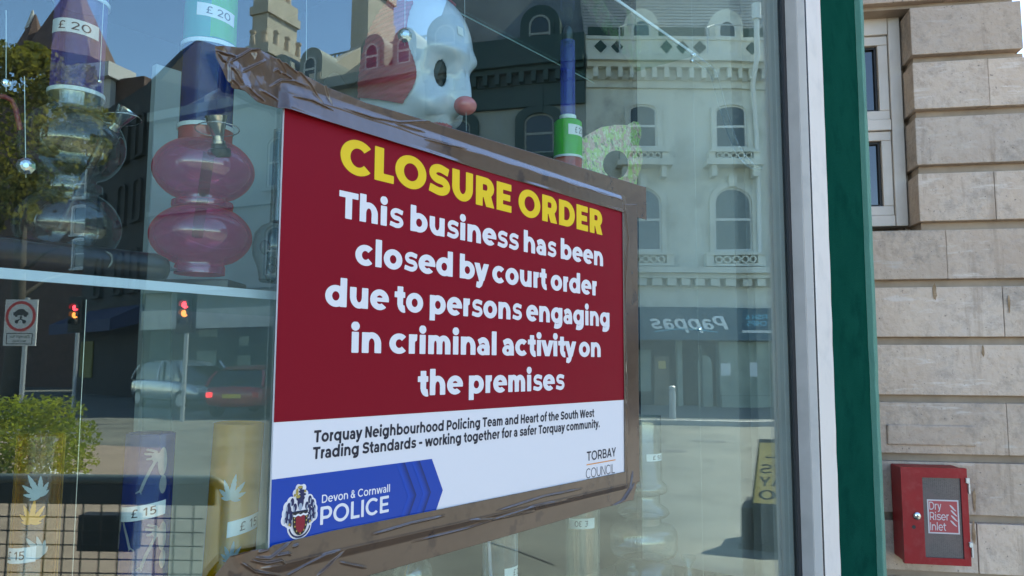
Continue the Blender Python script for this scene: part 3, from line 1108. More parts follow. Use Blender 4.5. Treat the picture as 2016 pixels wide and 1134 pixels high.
# ------------------------------------------------------------------ the notice on the glass
XA, XB, ZA, ZB = .569, 1.4155, 1.301, 1.9015
sign = thing('closure_notice', 'burgundy and white closure order notice taped on the shop window', 'sign', (XA, GY, ZA))
SF = GY - .0042
b = MB()
b.box(XA, SF, ZA, XB, GY - .0008, ZB)
b.build('board', M['sticker_white'], sign)
def on_sign(k): return lambda u, w: (u, SF - .00035 * k, w)
b = MB()
t1 = on_sign(1)
ZW = 1.4755
b.poly([t1(XA, ZW), t1(XB, ZW), t1(XB, ZB), t1(XA, ZB)])
b.build('burgundy_panel', M['burgundy'], sign)
t2 = on_sign(2)
for txt, x0, x1, bz, cap, mm in (
        ('CLOSURE ORDER', .6580, 1.3385, 1.8146, .0500, 'yellow'),
        ('This business has been', .6600, 1.3400, 1.7498, .0382, 'white_print'),
        ('closed by court order', .6895, 1.3150, 1.6876, .0382, 'white_print'),
        ('due to persons engaging', .6400, 1.3630, 1.6263, .0382, 'white_print'),
        ('in criminal activity on', .6850, 1.3290, 1.5641, .0382, 'white_print'),
        ('the premises', .8155, 1.2000, 1.5014, .0382, 'white_print')):
    b = MB()
    write(b, txt, t2, x0, x1, bz, cap, .295 if mm != 'yellow' else .305, .225 if mm != 'yellow' else .24, 0.021 if mm == 'yellow' else .024, track=-.035, wspace=.85)
    b.build('lettering', M[mm], sign, fix=False)
for txt, x0, x1, bz in (('Torquay Neighbourhood Policing Team and Heart of the South West', .6300, 1.3010, 1.4458),
                        ('Trading Standards – working together for a safer Torquay community.', .6290, 1.3215, 1.4243)):
    b = MB()
    write(b, txt, t1, x0, x1, bz, .0158, .25, .205, .05, slant=.04, track=-.02)
    b.build('lettering', M['navy_ink'], sign, fix=False)
for txt, x0, x1, bz, cap, v, h in (('TORBAY', 1.2735, 1.3815, 1.3622, .0180, .19, .16), ('COUNCIL', 1.2695, 1.3770, 1.3290, .0185, .105, .09)):
    b = MB()
    write(b, txt, t1, x0, x1, bz, cap, v, h, .05)
    b.build('lettering', M['navy_ink'], sign, fix=False)
b = MB()
b.poly([t1(1.2725, 1.3540), t1(1.3795, 1.3540), t1(1.3795, 1.3562), t1(1.2725, 1.3562)])
b.build('rule_line', M['orange_print'], sign, fix=False)
b = MB()
zc = 1.3555
zt_ = 1.4052
zbt = zc - (zt_ - zc)
b.poly([t1(XA, zbt), t1(.8490, zbt), t1(.8738, zc), t1(.8490, zt_), t1(XA, zt_)])
badge = b.build('blue_badge', M['blue_print'], sign, fix=False)
mt, nt, pp, out = nodes('deep_blue_fade_print')
at = nt.nodes.new('ShaderNodeAttribute')
at.attribute_name = 'fade'
nt.links.new(mixc(nt, at.outputs['Fac'], (.0, .052, .36), (.0, .013, .085)), pp.inputs['Base Color'])
pp.inputs['Roughness'].default_value = .38
for cx in (.8172, .8475):
    b = MB()
    dx = .0245
    wd = .0165
    prof = [(cx - dx, zt_ - .0003), (cx, zc), (cx - dx, zbt + .0003)]
    fade = []
    N = 8
    for (xa, za), (xb, zb_) in zip(prof[:-1], prof[1:]):
        for i in range(N):
            f0, f1 = i / N, (i + 1) / N
            b.poly([t2(xa - wd * (1 - f0), za), t2(xb - wd * (1 - f0), zb_), t2(xb - wd * (1 - f1), zb_), t2(xa - wd * (1 - f1), za)])
            fade += [f0, f0, f1, f1]
    o = b.build('chevron', mt, badge, fix=False)
    a_ = o.data.attributes.new('fade', 'FLOAT', 'CORNER')
    a_.data.foreach_set('value', [x ** 1.6 for x in fade])
b = MB()
write(b, 'Devon & Cornwall', t2, .6450, .7655, 1.3664, .0106, .185, .15, .06)
b.build('lettering', M['white_print'], badge, fix=False)
b = MB()
write(b, 'POLICE', t2, .6420, .7645, 1.3385, .0232, .20, .17, .04)
b.build('lettering', M['white_print'], badge, fix=False)
# the coat of arms beside it
CX, CZ, CS = .6118, 1.3595, .0655
cb = MB()
cmats = ['white_print', 'crest_navy', 'crest_gold', 'crest_grey', 'ink', 'crest_red']
def crest(name, f, k, mm):
    cb.cur = cmats.index(mm)
    tk = on_sign(k)
    for pl_ in field_polys(f, -.5, .5, -.62, .62, .011):
        cb.poly([tk(CX + u * CS * .86, CZ + w * CS) for u, w in pl_])
shield = Un(Bx(-.20, -.18, .20, .02), It(El(0, -.16, .20, .27), Hp(0, 1, -.15)))
def dots(pts, r): return Un(*[El(x, y, r, r) for x, y in pts])
rc = random.Random(11)
mant = [(-.33, .13), (-.36, .02), (-.28, -.02), (-.38, -.10), (-.30, -.14), (.33, .13), (.37, .02), (.28, -.02), (.38, -.10), (.30, -.14), (-.24, .21), (.25, .21), (-.16, .1), (.17, .1)]
base = Un(El(0, .38, .15, .15), dots([(-.13, .38), (.14, .34), (-.06, .47), (.08, .46)], .075), El(0, .18, .25, .2), dots(mant, .115), Bx(-.235, -.2, .235, .06), It(El(0, -.16, .235, .31), Hp(0, 1, -.15)), Df(El(0, -.24, .33, .27), Bx(-.5, -.22, .5, .4)))
crest('crest', base, 2, 'white_print')
crest('crest', Un(*[El(x * .97 + .02, y + .012, .050, .075) for x, y in mant], *[El(x * .8, y - .05, .03, .055) for x, y in mant[:10]], El(0.01, .20, .085, .13), El(-.06, .27, .05, .04), El(.07, .27, .05, .04), Bx(-.22, .0, .22, .035)), 3, 'crest_navy')
crest('crest', Un(Pl(arc(0, -.24, .28, .225, 190, 350, 16), .035), El(.035, .40, .09, .035), El(.05, .335, .10, .03), El(.0, .46, .05, .025)), 4, 'crest_navy')
crest('crest', Un(El(-.10, .40, .035, .07), El(-.07, .31, .06, .03), El(-.02, .485, .07, .028), dots([(-.16, .345), (.12, .40), (-.28, -.2), (.27, -.2)], .028)), 5, 'crest_gold')
crest('crest', Un(*[El(x * 1.08, y - .02, .018, .055) for x, y in mant], El(0, .11, .05, .07)), 5, 'crest_grey')
crest('crest', shield, 6, 'ink')
crest('crest', Un(It(Un(Bx(-.12, -.17, .12, -.06), El(0, -.2, .125, .18)), Hp(0, 1, -.04))), 7, 'crest_red')
crest('crest', dots([(-.16, -.16), (.16, -.16), (-.145, -.25), (.145, -.25), (-.1, -.34), (.1, -.34), (0, -.395), (-.165, -.09), (.165, -.09)], .019), 8, 'crest_gold')
crest('crest', Un(Pl([(-.2, -.035), (-.14, -.055), (-.07, -.03), (0, -.055), (.07, -.03), (.14, -.055), (.2, -.035)], .035), Bx(-.05, -.005, .0, .0)), 8, 'white_print')


cb.build('crest', [M[k] for k in cmats], badge, fix=False)


# ------------------------------------------------------------------ packing tape
def folds(X, Z, n, scale, seed):
    r = random.Random(seed)
    out = np.zeros_like(X)
    for i in range(n):
        a, s, ph = r.uniform(0, math.pi), scale * r.uniform(.6, 1.8), r.random()
        q = (X * math.cos(a) + Z * math.sin(a)) * s + ph + .12 * np.sin(X * 41 * math.cos(a + 1) + Z * 37)
        out += np.abs(q - np.floor(q) - .5) * 2 / s * scale
    return out / n


def ridges(X, Z, lines, amp, w):
    out = np.zeros_like(X)
    for ln in lines:
        p = [(onw(*q)[0], onw(*q)[2]) for q in ln]
        tot = len(p) - 1
        for i, ((x0, z0), (x1, z1)) in enumerate(zip(p[:-1], p[1:])):
            dx, dz = x1 - x0, z1 - z0
            t = np.clip(((X - x0) * dx + (Z - z0) * dz) / (dx * dx + dz * dz), 0, 1)
            dd = np.hypot(X - x0 - t * dx, Z - z0 - t * dz)
            tt = (i + t) / tot
            out = np.maximum(out, amp * np.exp(-(dd / w) ** 2) * np.minimum(1, 5 * np.minimum(tt, 1 - tt) + .15))
    return out


def strip(name, label, top, bot, disp, nx=700, ny=44, group='brown packing tape strips'):
    """top, bot: polylines of (x, z); disp(X, Z, T, S) -> distance out of the glass"""
    def res(pl, n):
        P = np.array(pl)
        L = np.concatenate([[0], np.cumsum(np.hypot(*np.diff(P, axis=0).T))])
        t = np.linspace(0, L[-1], n)
        return np.interp(t, L, P[:, 0]), np.interp(t, L, P[:, 1])
    xa, za = res(top, nx)
    xb, zb_ = res(bot, nx)
    T = np.linspace(0, 1, ny)[:, None]
    X, Z = xb + (xa - xb) * T, zb_ + (za - zb_) * T
    Y = GY - disp(X, Z, np.repeat(T, nx, 1), np.repeat(np.linspace(0, 1, nx)[None], ny, 0))
    org = Vector((float(X.mean()), GY, float(Z.min())))
    V = np.stack([X - org.x, Y - org.y, Z - org.z], -1).reshape(-1, 3)
    V2 = V.copy()
    V2[:, 1] += .00025
    n_ = nx * ny
    fs = []
    for j in range(ny - 1):
        for i in range(nx - 1):
            q = j * nx + i
            fs.append((q, q + 1, q + nx + 1, q + nx))
    rim = [i for i in range(nx)] + [j * nx + nx - 1 for j in range(1, ny)] + [(ny - 1) * nx + i for i in range(nx - 2, -1, -1)] + [j * nx for j in range(ny - 2, 0, -1)]
    fb = [tuple(n_ + i for i in f[::-1]) for f in fs]
    fr = [(rim[k], n_ + rim[k], n_ + rim[(k + 1) % len(rim)], rim[(k + 1) % len(rim)]) for k in range(len(rim))]
    me = bpy.data.meshes.new(name)
    me.from_pydata(np.concatenate([V, V2]).tolist(), [], fs + fb + fr)
    me.materials.append(M['tape'])
    me.polygons.foreach_set('use_smooth', [True] * len(me.polygons))
    o = bpy.data.objects.new(name, me)
    col.objects.link(o)
    o.location = org
    return tag(o, label, 'tape', group)


def sm(a, b, x):
    t = np.clip((x - a) / (b - a), 0, 1)
    return t * t * (3 - 2 * t)


def pz(px, py):
    q = onw(px, py)
    return (q.x, q.z)


def z1(pts): return [[(400 + x / 5.67, 60 + y / 5.67) for x, y in l] for l in pts]
def z2(pts): return [[(400 + x / 3.6, y / 3.6) for x, y in l] for l in pts]
def z3(pts): return [[(400 + x / 6.3, 960 + y / 6.3) for x, y in l] for l in pts]
def z8(pts): return [[(500 + x * .37698, 780 + y * .37698) for x, y in l] for l in pts]


top_lines = z1([[(785, 305), (850, 390), (910, 490)], [(830, 320), (930, 410), (1060, 500)], [(975, 385), (1080, 480), (1180, 600), (1310, 830)], [(1325, 530), (1370, 680), (1415, 840)],
                [(720, 640), (840, 570), (1000, 575), (1165, 640)], [(240, 375), (385, 300), (480, 240), (620, 230)], [(240, 420), (310, 500), (380, 620)], [(600, 680), (700, 740), (800, 790)],
                [(845, 480), (900, 510), (975, 550)], [(430, 640), (560, 740), (655, 810)], [(90, 250), (200, 300), (330, 315)], [(110, 270), (160, 360), (200, 380)], [(400, 480), (520, 420), (650, 355)], [(760, 470), (800, 450), (840, 500)],
                [(230, 400), (235, 520), (240, 640)], [(250, 560), (330, 640), (380, 740)], [(300, 430), (360, 560), (390, 620)]])
top_lines += z2([[(965, 770), (1180, 840), (1370, 870), (1680, 855)], [(1340, 875), (1450, 910), (1560, 940)], [(610, 690), (750, 720), (900, 790)], [(1550, 990), (1700, 1030), (1850, 1060)]])
seam = [(x, 1.9015 + .001 * math.sin(i * 1.7)) for i, x in enumerate(np.linspace(.58, 1.40, 18))]


def d_top(X, Z, T, S):
    over = sm(XA - .012, XA + .004, X) * (1 - sm(XB - .002, XB + .02, X))
    d = .0012 + .0046 * over * (1 - sm(1.9005, 1.916, Z))
    d += over * (1 - sm(1.898, 1.903, Z)) * (1.9 - Z) * (.26 * (1 - sm(.72, .98, X)))
    cr = 1 - sm(.50, .60, X)
    far = 1 - sm(.60, .90, X)
    d += cr * (.002 + .0055 * folds(X, Z, 5, 34, 4) + .005 * folds(X, Z, 2, 14, 12))
    d += far * .0012 * folds(X, Z, 4, 26, 9) + .0003 * folds(X, Z, 4, 30, 2)
    d += ridges(X, Z, top_lines, .0034, .0011)
    k = np.exp(-((Z - 1.9015 - .0008 * np.sin(X * 60)) / .0008) ** 2) * over
    d += .0008 * k * sm(.59, .66, X)
    d += .002 * np.maximum(0, np.sin(X * 23 + 1)) * (1 - sm(0, .12, T)) * over
    return d


topL = [pz(413, 96), pz(440, 96), pz(470, 97), pz(496, 99), pz(520, 107), pz(560, 128)] + [pz(640, 171), pz(720, 203)] + [(.80, 1.9290), (.95, 1.934), (1.2, 1.9415), pz(1271, 369)]
botL = [pz(417, 118), pz(436, 160), pz(448, 178), pz(470, 182), pz(500, 203), pz(530, 212), (.567, 1.8775), (.569, 1.8765), (.80, 1.8758), (1.1, 1.8750), (1.4155, 1.8748), pz(1272, 433)]
strip('packing_tape', 'brown tape strip along the top of the notice with a crumpled left end', topL, botL, d_top, 1700, 90)

bl_ = z3([[(560, 890), (720, 920), (900, 885), (960, 930)], [(1000, 1095), (1250, 950), (1480, 820), (1660, 770)], [(440, 920), (600, 1030), (940, 1080)], [(600, 860), (760, 860), (1060, 640)], [(820, 830), (1000, 800), (1040, 820)], [(640, 790), (750, 745)], [(300, 830), (420, 790), (560, 750)],
          [(1400, 1095), (1560, 950), (1720, 770)], [(1680, 920), (1850, 960), (2016, 990)], [(1060, 720), (1140, 690)]])
bl_ += z8([[(1115, 645), (1250, 640), (1460, 600)], [(820, 760), (1100, 690), (1460, 570), (1620, 540)], [(1840, 590), (1930, 540), (1985, 450)], [(600, 720), (800, 660), (980, 620)], [(1250, 600), (1500, 520), (1700, 480)], [(1900, 570), (1960, 480), (1975, 380)]])


def d_bot(X, Z, T, S):
    over = sm(XA - .02, XA, X) * (1 - sm(XB, XB + .02, X))
    d = .0014 + .0046 * over * sm(1.288, 1.3005, Z)
    d += .0010 * over * np.maximum(0, np.sin(X * 17)) * sm(1.30, 1.325, Z)
    cr = 1 - sm(.50, .66, X)
    d += cr * (.002 + .0055 * folds(X, Z, 4, 26, 21) + .004 * folds(X, Z, 2, 12, 3)) + .0003 * folds(X, Z, 4, 26, 5)
    d += sm(1.300, 1.330, Z) * over * .0012 * folds(X, Z, 5, 40, 8)
    d += ridges(X, Z, bl_, .0036, .0013)
    d += .0010 * np.exp(-((Z - 1.3008) / .0014) ** 2) * over
    return d


topB = [pz(418, 1128), pz(447, 1093), pz(470, 1084), pz(519, 1077), pz(528, 1071), (.66, 1.3287), (1.0, 1.3283), (XB, 1.3280), (1.445, 1.3280), pz(1257, 935)]
botB = [pz(400, 1160), pz(470, 1175), (.60, 1.2545), (.70, 1.2560), (.80, 1.2568), (1.0, 1.2590), (1.15, 1.2610), (1.30, 1.2635), (1.44, 1.2650), pz(1245, 985)]
strip('packing_tape', 'brown tape strip along the bottom of the notice with a wrinkled left end', topB, botB, d_bot, 1500, 80)


def d_right(X, Z, T, S):
    over = 1 - sm(XB + .001, XB + .012, X)
    d = .0018 + .0044 * over + .0003 * folds(X, Z, 4, 30, 15)
    d += .0014 * np.exp(-((X - XB - .013 - .002 * np.sin(Z * 30)) / .0018) ** 2)
    d += ridges(X, Z, [[(1228, 400), (1236, 470), (1230, 560)], [(1232, 700), (1229, 780), (1234, 860)]], .002, .0016)
    return d


strip('packing_tape', 'brown tape strip down the right edge of the notice', [(1.4815, 1.2990), (1.4830, 1.55), (1.4845, 1.905)], [(1.4130, 1.3005), (1.4140, 1.55), (1.4135, 1.893)], d_right, 500, 40)


# ------------------------------------------------------------------ goods in the window
def at(px, py, y):
    q = onw(px, py, y)
    return q.x, q.y, q.z


class Col:
    """an upright turned piece seen round one pixel column"""
    def __init__(self, px, py, y, lean=0.0):
        self.px, self.y = px, y
        self.c = onw(px, py, y)
        self.k = wid(px, y)
        self.lean = lean
        self.phi = math.atan2(-self.c.y, -self.c.x)

    def z(self, py):
        return onw(self.px, py, self.y).z

    def axis(self):
        return Vector((self.lean * RGT.x, self.lean * RGT.y, 1)).normalized()

    def prof(self, pr, n=48, inner=True, mb=None):
        mb = mb or MB()
        z0 = self.c.z
        mb.lathe([(max(r * self.k, .0002), self.z(py) - z0) for r, py in pr], tuple(self.c), tuple(self.axis()), n)
        return mb

    def surf(self, r, d, z):
        p = self.c + self.axis() * (z - self.c.z)
        return Vector((p.x + r * math.cos(self.phi + d), p.y + r * math.sin(self.phi + d), z))

    def label(self, parent, rpx, x0, x1, y0, y1, text, slope=0.0, flip=False, tx=(.22, .85)):
        """price sticker between pixel columns x0..x1 (offsets from the axis) and rows y0..y1"""
        r = rpx * self.k + .0006
        a0, a1 = (math.asin(max(-.97, min(.97, x / rpx))) for x in (x0, x1))
        zt, zb = self.z(y0), self.z(y1)
        def to(e):
            def f(u, w):
                a = a0 + (a1 - a0) * u
                return self.surf(r + e, a, zb + (zt - zb) * w + slope * (math.sin(a) - math.sin(a0)) * r)
            return f
        b = MB()
        t = to(0)
        N = 10
        for i in range(N):
            b.poly([t(i / N, 0), t((i + 1) / N, 0), t((i + 1) / N, 1), t(i / N, 1)])
        lb = b.build('price_label', M['label'], parent, fix=False)
        b = MB()
        t = to(.0004)
        tt = (lambda u, w: t(1 - u, 1 - w)) if flip else t
        write(b, text, tt, tx[0], tx[1], .22, .56, .15, .12, .07)
        b.build('lettering', M['ink'], lb, fix=False)


def bowl(parent, px, py, y, s, tilt=(0, 0), rim=False):
    """metal funnel bowl with a rubber grommet; s = pixel radius of the mouth"""
    c = Vector(at(px, py, y))
    k = wid(px, y)
    ax = (Vector((0, 0, 1)) + RGT * tilt[0] - FH * tilt[1]).normalized()
    b = MB()
    b.lathe([(s * .80 * k, .0), (s * k, .001 * 0 + 0), (s * .97 * k, -.2 * s * k), (s * .55 * k, -1.75 * s * k), (s * .5 * k, -1.8 * s * k), (s * .5 * k, -2.2 * s * k), (s * .62 * k, -2.25 * s * k), (s * .62 * k, -2.5 * s * k), (s * .5 * k, -2.55 * s * k), (s * .5 * k, -2.8 * s * k), (s * .1 * k, -1.6 * s * k), (s * .35 * k, -1.5 * s * k), (s * .8 * k, 0)], tuple(c), tuple(ax), 28, caps=False)
    bw = b.build('bowl', M['metal'], parent, smooth=35)
    b = MB()
    b.lathe([(s * .4 * k, -2.4 * s * k), (s * .66 * k, -2.62 * s * k), (s * .72 * k, -2.9 * s * k), (s * .98 * k, -3.0 * s * k), (s * 1.02 * k, -3.5 * s * k), (s * .9 * k, -3.75 * s * k), (s * .4 * k, -3.75 * s * k)], tuple(c), tuple(ax), 28)
    b.build('grommet', M['rubber'], bw, smooth=35)
    b = MB()
    pts = []
    for i in range(25):
        t = 2 * math.pi * i / 24
        pts.append(tuple(c - ax * (1.2 * s * k) + RGT * (math.cos(t) * s * 2.0 * k) - FH * (math.sin(t) * s * 1.1 * k) + Vector((0, 0, math.sin(t) * s * .35 * k))))
    b.tube(pts, .0007, 6)
    b.build('wire_ring', M['metal'], bw, smooth=True)
    return c, ax, k


def double_bulb(label, px, y, m_bulb, m_collar, m_tube, m_band, ys, rt=50):
    """two flattened bulbs, collar, neck tube and mouth band; ys maps the pink pipe's rows to this one's"""
    C = Col(px, 400, y)
    Y = lambda p: float(np.interp(p, [-80, 96, 258, 281, 400, 541], ys))
    t = thing('water_pipe', label, 'water pipe', (C.c.x, C.c.y, C.z(Y(536))), 'water pipes in the window')
    pr = [(47, 541), (47, 527), (45, 522)]
    pr += [(46 + 50 * math.sin(math.pi * k / 20) ** .62, 520 - 108 * k / 20) for k in range(0, 21)]
    pr += [(57, 411), (58, 405), (57, 399), (46, 398), (46, 392)]
    pr += [(46 + 50 * math.sin(math.pi * k / 20) ** .62, 391 - 110 * k / 20) for k in range(0, 21)]
    C.prof([(r, Y(p)) for r, p in pr]).build('bulb_body', m_bulb, t, smooth=60)
    k = rt / 50
    C.prof([(r * k, Y(p)) for r, p in [(51, 283), (51, 262), (52, 258), (50, 257), (49, 262), (49, 281)]]).build('collar', m_collar, t, smooth=50)
    C.prof([(r * k, Y(258) + e) for r, e in ((50, 0), (54, 1), (54, -7), (50, -8))]).build('ring', M['ridge'], t, smooth=40)
    C.prof([(r * k, Y(p)) for r, p in [(50, 249), (50, 96), (47, 96), (47, 249)]]).build('tube', m_tube, t, smooth=50)
    C.prof([(r * k, Y(96) + e) for r, e in ((50, 0), (54, 1), (54, -7), (50, -8))]).build('ring', M['ridge'], t, smooth=40)
    bd = C.prof([(r * k, Y(p)) for r, p in [(50.5, 86), (50.5, -70), (47, -70), (47, 86)]]).build('mouth_band', m_band, t, smooth=50)
    return C, t, bd


Cp, pink, band = double_bulb('pink double bulb acrylic water pipe with a dark blue neck on the black base', 399, .975, M['pink'], M['red_acrylic'], M['blue'], M['teal'], [-80, 96, 258, 281, 400, 541])
Cp.label(band, 50.5, -26, 43, 20, 45, '£ 20', slope=-.12)
c, ax, k = bowl(pink, 425, 228, .915, 22, tilt=(-.05, .25))
b = MB()
p0 = Vector(at(412, 300, .93)); p1 = Vector(at(388, 466, .975))
b.tube([tuple(p0), tuple((p0 + p1) / 2), tuple(p1)], 11 * k, 16)
b.build('stem', M['stem'], pink, smooth=50)
b = MB()                     # the green half of the mouth band
for i in range(14):
    a0, a1 = .0 + 1.6 * i / 14, .0 + 1.6 * (i + 1) / 14
    r = 50.5 * Cp.k + .0004
    b.poly([Cp.surf(r, a0, Cp.z(85)), Cp.surf(r, a1, Cp.z(85)), Cp.surf(r, a1, Cp.z(-70)), Cp.surf(r, a0, Cp.z(-70))])
b.build('green_panel', M['green'], pink, smooth=True, fix=False)

C2, clearp, band2 = double_bulb('clear double bulb acrylic water pipe with a lilac tube at the far left', 137, .975, M['clear'], M['clear'], M['purple'], M['purple'], [-160, 2, 188, 214, 366, 541], 48)
for ch in list(clearp.children):
    pass
C2.label(clearp, 48.5, -47, 32, 47, 74, '£ 20', slope=-.10)
c, ax, k = bowl(clearp, 252, 216, .93, 20, tilt=(.75, .1))
b = MB()
p0 = Vector(at(215, 250, .95)); p1 = Vector(at(120, 452, .985))
b.tube([tuple(p0), tuple(p1)], 9 * k, 16)
b.build('stem', M['stem'], clearp, smooth=50)

# black base plates and case on the shelf
ZS = onw(200, 544, .90).z
sh = MB()
sh.box(-1.45, .905, ZS - .0105, 1.36, 1.24, ZS - .0005)
tag(sh.build('glass_shelf', M['shelf_glass']), 'green tinted glass shelf under the pink water pipe', 'shelf', 'glass shelves in the window display')
se = MB()
se.box(-1.45, .8995, ZS - .0112, 1.36, .9045, ZS)
edge_m = mat('polished_glass_edge', (.68, .78, .86), .2, spec=.8)
o = se.build('polished_edge', edge_m, None)
o.parent = bpy.data.objects['glass_shelf']
p = MB()
a, bq = at(345, 545, .93), at(440, 545, .93)
cx, cy = Cp.c.x, Cp.c.y
p.hexa([tuple(Vector((cx, cy, ZS)) + RGT * u * .052 - FH * w * .035) for u, w in ((-1, -1), (1, -1), (1, 1), (-1, 1))],
       [tuple(Vector((cx, cy, ZS + .012)) + RGT * u * .052 - FH * w * .035) for u, w in ((-1, -1), (1, -1), (1, 1), (-1, 1))])
tag(p.build('display_block', M['black_plastic'], bevel=.002), 'black block carrying the pink double bulb water pipe', 'display block')
q0, q1 = Vector(at(-130, 488, .93)), Vector(at(305, 522, .93))
p = MB()
dirv = (q1 - q0)
dirv.z = 0
dirv.normalize()
c0 = Vector((q1.x, q1.y, ZS + .019))
p.tube([tuple(c0 - dirv * .50), tuple(c0 - dirv * .02), tuple(c0), tuple(c0 + dirv * .012), tuple(c0 + dirv * .017)], [.018, .018, .018, .014, .006], 28)
cs = p.build('rolled_case', M['black_plastic'], smooth=50)
tag(cs, 'black rolled case with a rounded end lying on the glass shelf', 'case')
p = MB()
c1 = c0 - dirv * .19 + Vector((0, -.012, -.004)) - FH * .018
p.tube([tuple(c1 - dirv * .02), tuple(c1 + Vector((0, 0, .003))), tuple(c1 + dirv * .02)], .0008, 6)
p.build('seam', M['metal'], cs, smooth=True)
p = MB()
p.lathe([(.0085, 0), (.0105, 0), (.0105, .0015), (.0085, .0015), (.0085, 0)], tuple(c0 - dirv * .05 - FH * .0183 + Vector((0, 0, .002))), tuple(-FH), 24, caps=False)
p.build('eyelet', M['dark_metal'], cs, smooth=40)
# clear acrylic lid lying behind it, catching the light
p = MB()
l0, l1 = Vector(at(-60, 465, .915)), Vector(at(285, 512, .915))
p.loft([[tuple(l0 + Vector((0, 0, e))), tuple(l1 + Vector((0, 0, e * .3))), tuple(l1 + FH * .12 + Vector((0, 0, e * .3))), tuple(l0 + FH * .12 + Vector((0, 0, e)))] for e in (-.004, .004)])
tag(p.build('acrylic_sheet', M['acrylic']), 'clear acrylic sheet lying over the black case', 'acrylic sheet')

# small pipe left of the notice
Cs = Col(545, 500, .965)
t = thing('water_pipe', 'small smoked glass water pipe half hidden by the left edge of the notice', 'water pipe', (Cs.c.x, Cs.c.y, Cs.z(557)), 'water pipes in the window')
Cs.prof([(30, 556), (33, 552), (33, 546), (36, 530), (46, 505), (48, 485), (44, 462), (32, 447), (18, 440), (16, 436)]).build('bulb_body', M['smoke'], t, smooth=50)
Cs.prof([(16, 437), (14, 255), (12, 255), (14, 437)]).build('tube', M['smoke'], t, smooth=50)
b = MB()
rr = random.Random(2)
for i in range(5):
    q = Vector(at(528 + rr.uniform(-8, 16), 470 + i * 17, .965))
    b.ball(tuple(q), rr.uniform(.008, .013), 10, (1, .6, 1.3))
b.build('inner_figure', M['smoke'], t, smooth=True)

ZL = onw(1265, 1188, 1.12).z
p = MB()
p.box(-1.45, .93, ZL - .02, 2.40, 1.40, ZL)
tag(p.build('display_board', mat('dark_display_board', (.010, .013, .012), .7, c2=(.016, .019, .018), scale=4)), 'dark board along the foot of the window display', 'display board')


def leaf(parent, C, rpx, cx, cy, s_, rot, mm, name='leaf_print', nl=7, amax=62):
    """serrated seven-finger leaf printed on a tube; cx, cy in pixels from the axis"""
    s = s_ * .76
    r = rpx * C.k + .0004
    b = MB()
    for i in range(nl):
        f = (i - (nl - 1) / 2) / ((nl - 1) / 2)
        a = rad(rot) + rad(amax) * f * 2.2
        L = s * (1 - .62 * abs(f) ** 1.2)
        outl = []
        for sd_ in (1, -1):
            rng = range(13) if sd_ == 1 else range(12, -1, -1)
            for j in rng:
                tt = j / 12
                w_ = s * (.088 - .02 * abs(f)) * math.sin(math.pi * min(1, tt * .96 + .03)) ** .8 * (1 + .22 * (j % 2)) * sd_
                outl.append((tt * L, w_))
        n = len(outl)
        cen = []
        def mp(x, w_):
            dx, dz = x * math.sin(a) + w_ * math.cos(a), x * math.cos(a) - w_ * math.sin(a)
            ang = math.asin(max(-.98, min(.98, cx / rpx))) + dx / rpx
            return C.surf(r, ang, C.z(cy) + dz * C.k)
        for j in range(12):
            b.poly([mp(*outl[j]), mp(*outl[j + 1]), mp(*outl[n - 2 - j]), mp(*outl[n - 1 - j])])
    return b.build(name, mm, parent, fix=False)


def straight(label, px, py, y, rpx, ytop, mm, lean=0.0):
    C = Col(px, py, y, lean)
    t = thing('water_pipe', label, 'water pipe', (C.c.x, C.c.y, ZL), 'water pipes in the window')
    C.prof([(rpx, 1430), (rpx, ytop + 1), (rpx - 1, ytop), (rpx - 4, ytop), (rpx - 4, 1430)]).build('tube', mm, t, smooth=50)
    return C, t


CA, amb = straight('amber acrylic water pipe with white leaf prints close to the notice', 462, 960, .935, 47, 832, M['amber'], .035)
CA.label(amb, 47, -8, 46, 1018, 1048, '£ 15', slope=.20, tx=(.30, .88))
leaf(amb, CA, 47, -6, 975, 62, 8, M['frost'], amax=40)
leaf(amb, CA, 47, 2, 1092, 48, 5, M['frost'], amax=40)
leaf(amb, CA, 45, -22, 930, 55, -12, M['frost_amber'], amax=40)
leaf(amb, CA, 45, 28, 925, 55, 12, M['frost_amber'], amax=40)
CB, blu = straight('blue acrylic water pipe with pale dancing figure prints', 291, 960, .945, 45, 852, M['blue'], .01)
CB.label(blu, 45, -42, 32, 992, 1020, '£ 15', slope=.16, tx=(.30, .80))
CC, pal = straight('pale amber acrylic water pipe with leaf prints at the far left', 74, 980, .935, 42, 856, M['amber_pale'], .0)
CC.label(pal, 42, -75, 3, 1070, 1098, '£ 15', slope=.10, tx=(.42, .86)) if False else None
CC.label(pal, 42, -41, 3, 1070, 1099, '£ 15', slope=.10, tx=(.05, .70))
leaf(pal, CC, 42, 4, 972, 62, -28, M['frost'], amax=36)
leaf(pal, CC, 42, -8, 1022, 58, 5, M['frost_amber'], amax=38)
leaf(pal, CC, 42, 14, 1085, 60, -40, M['frost'], amax=30)
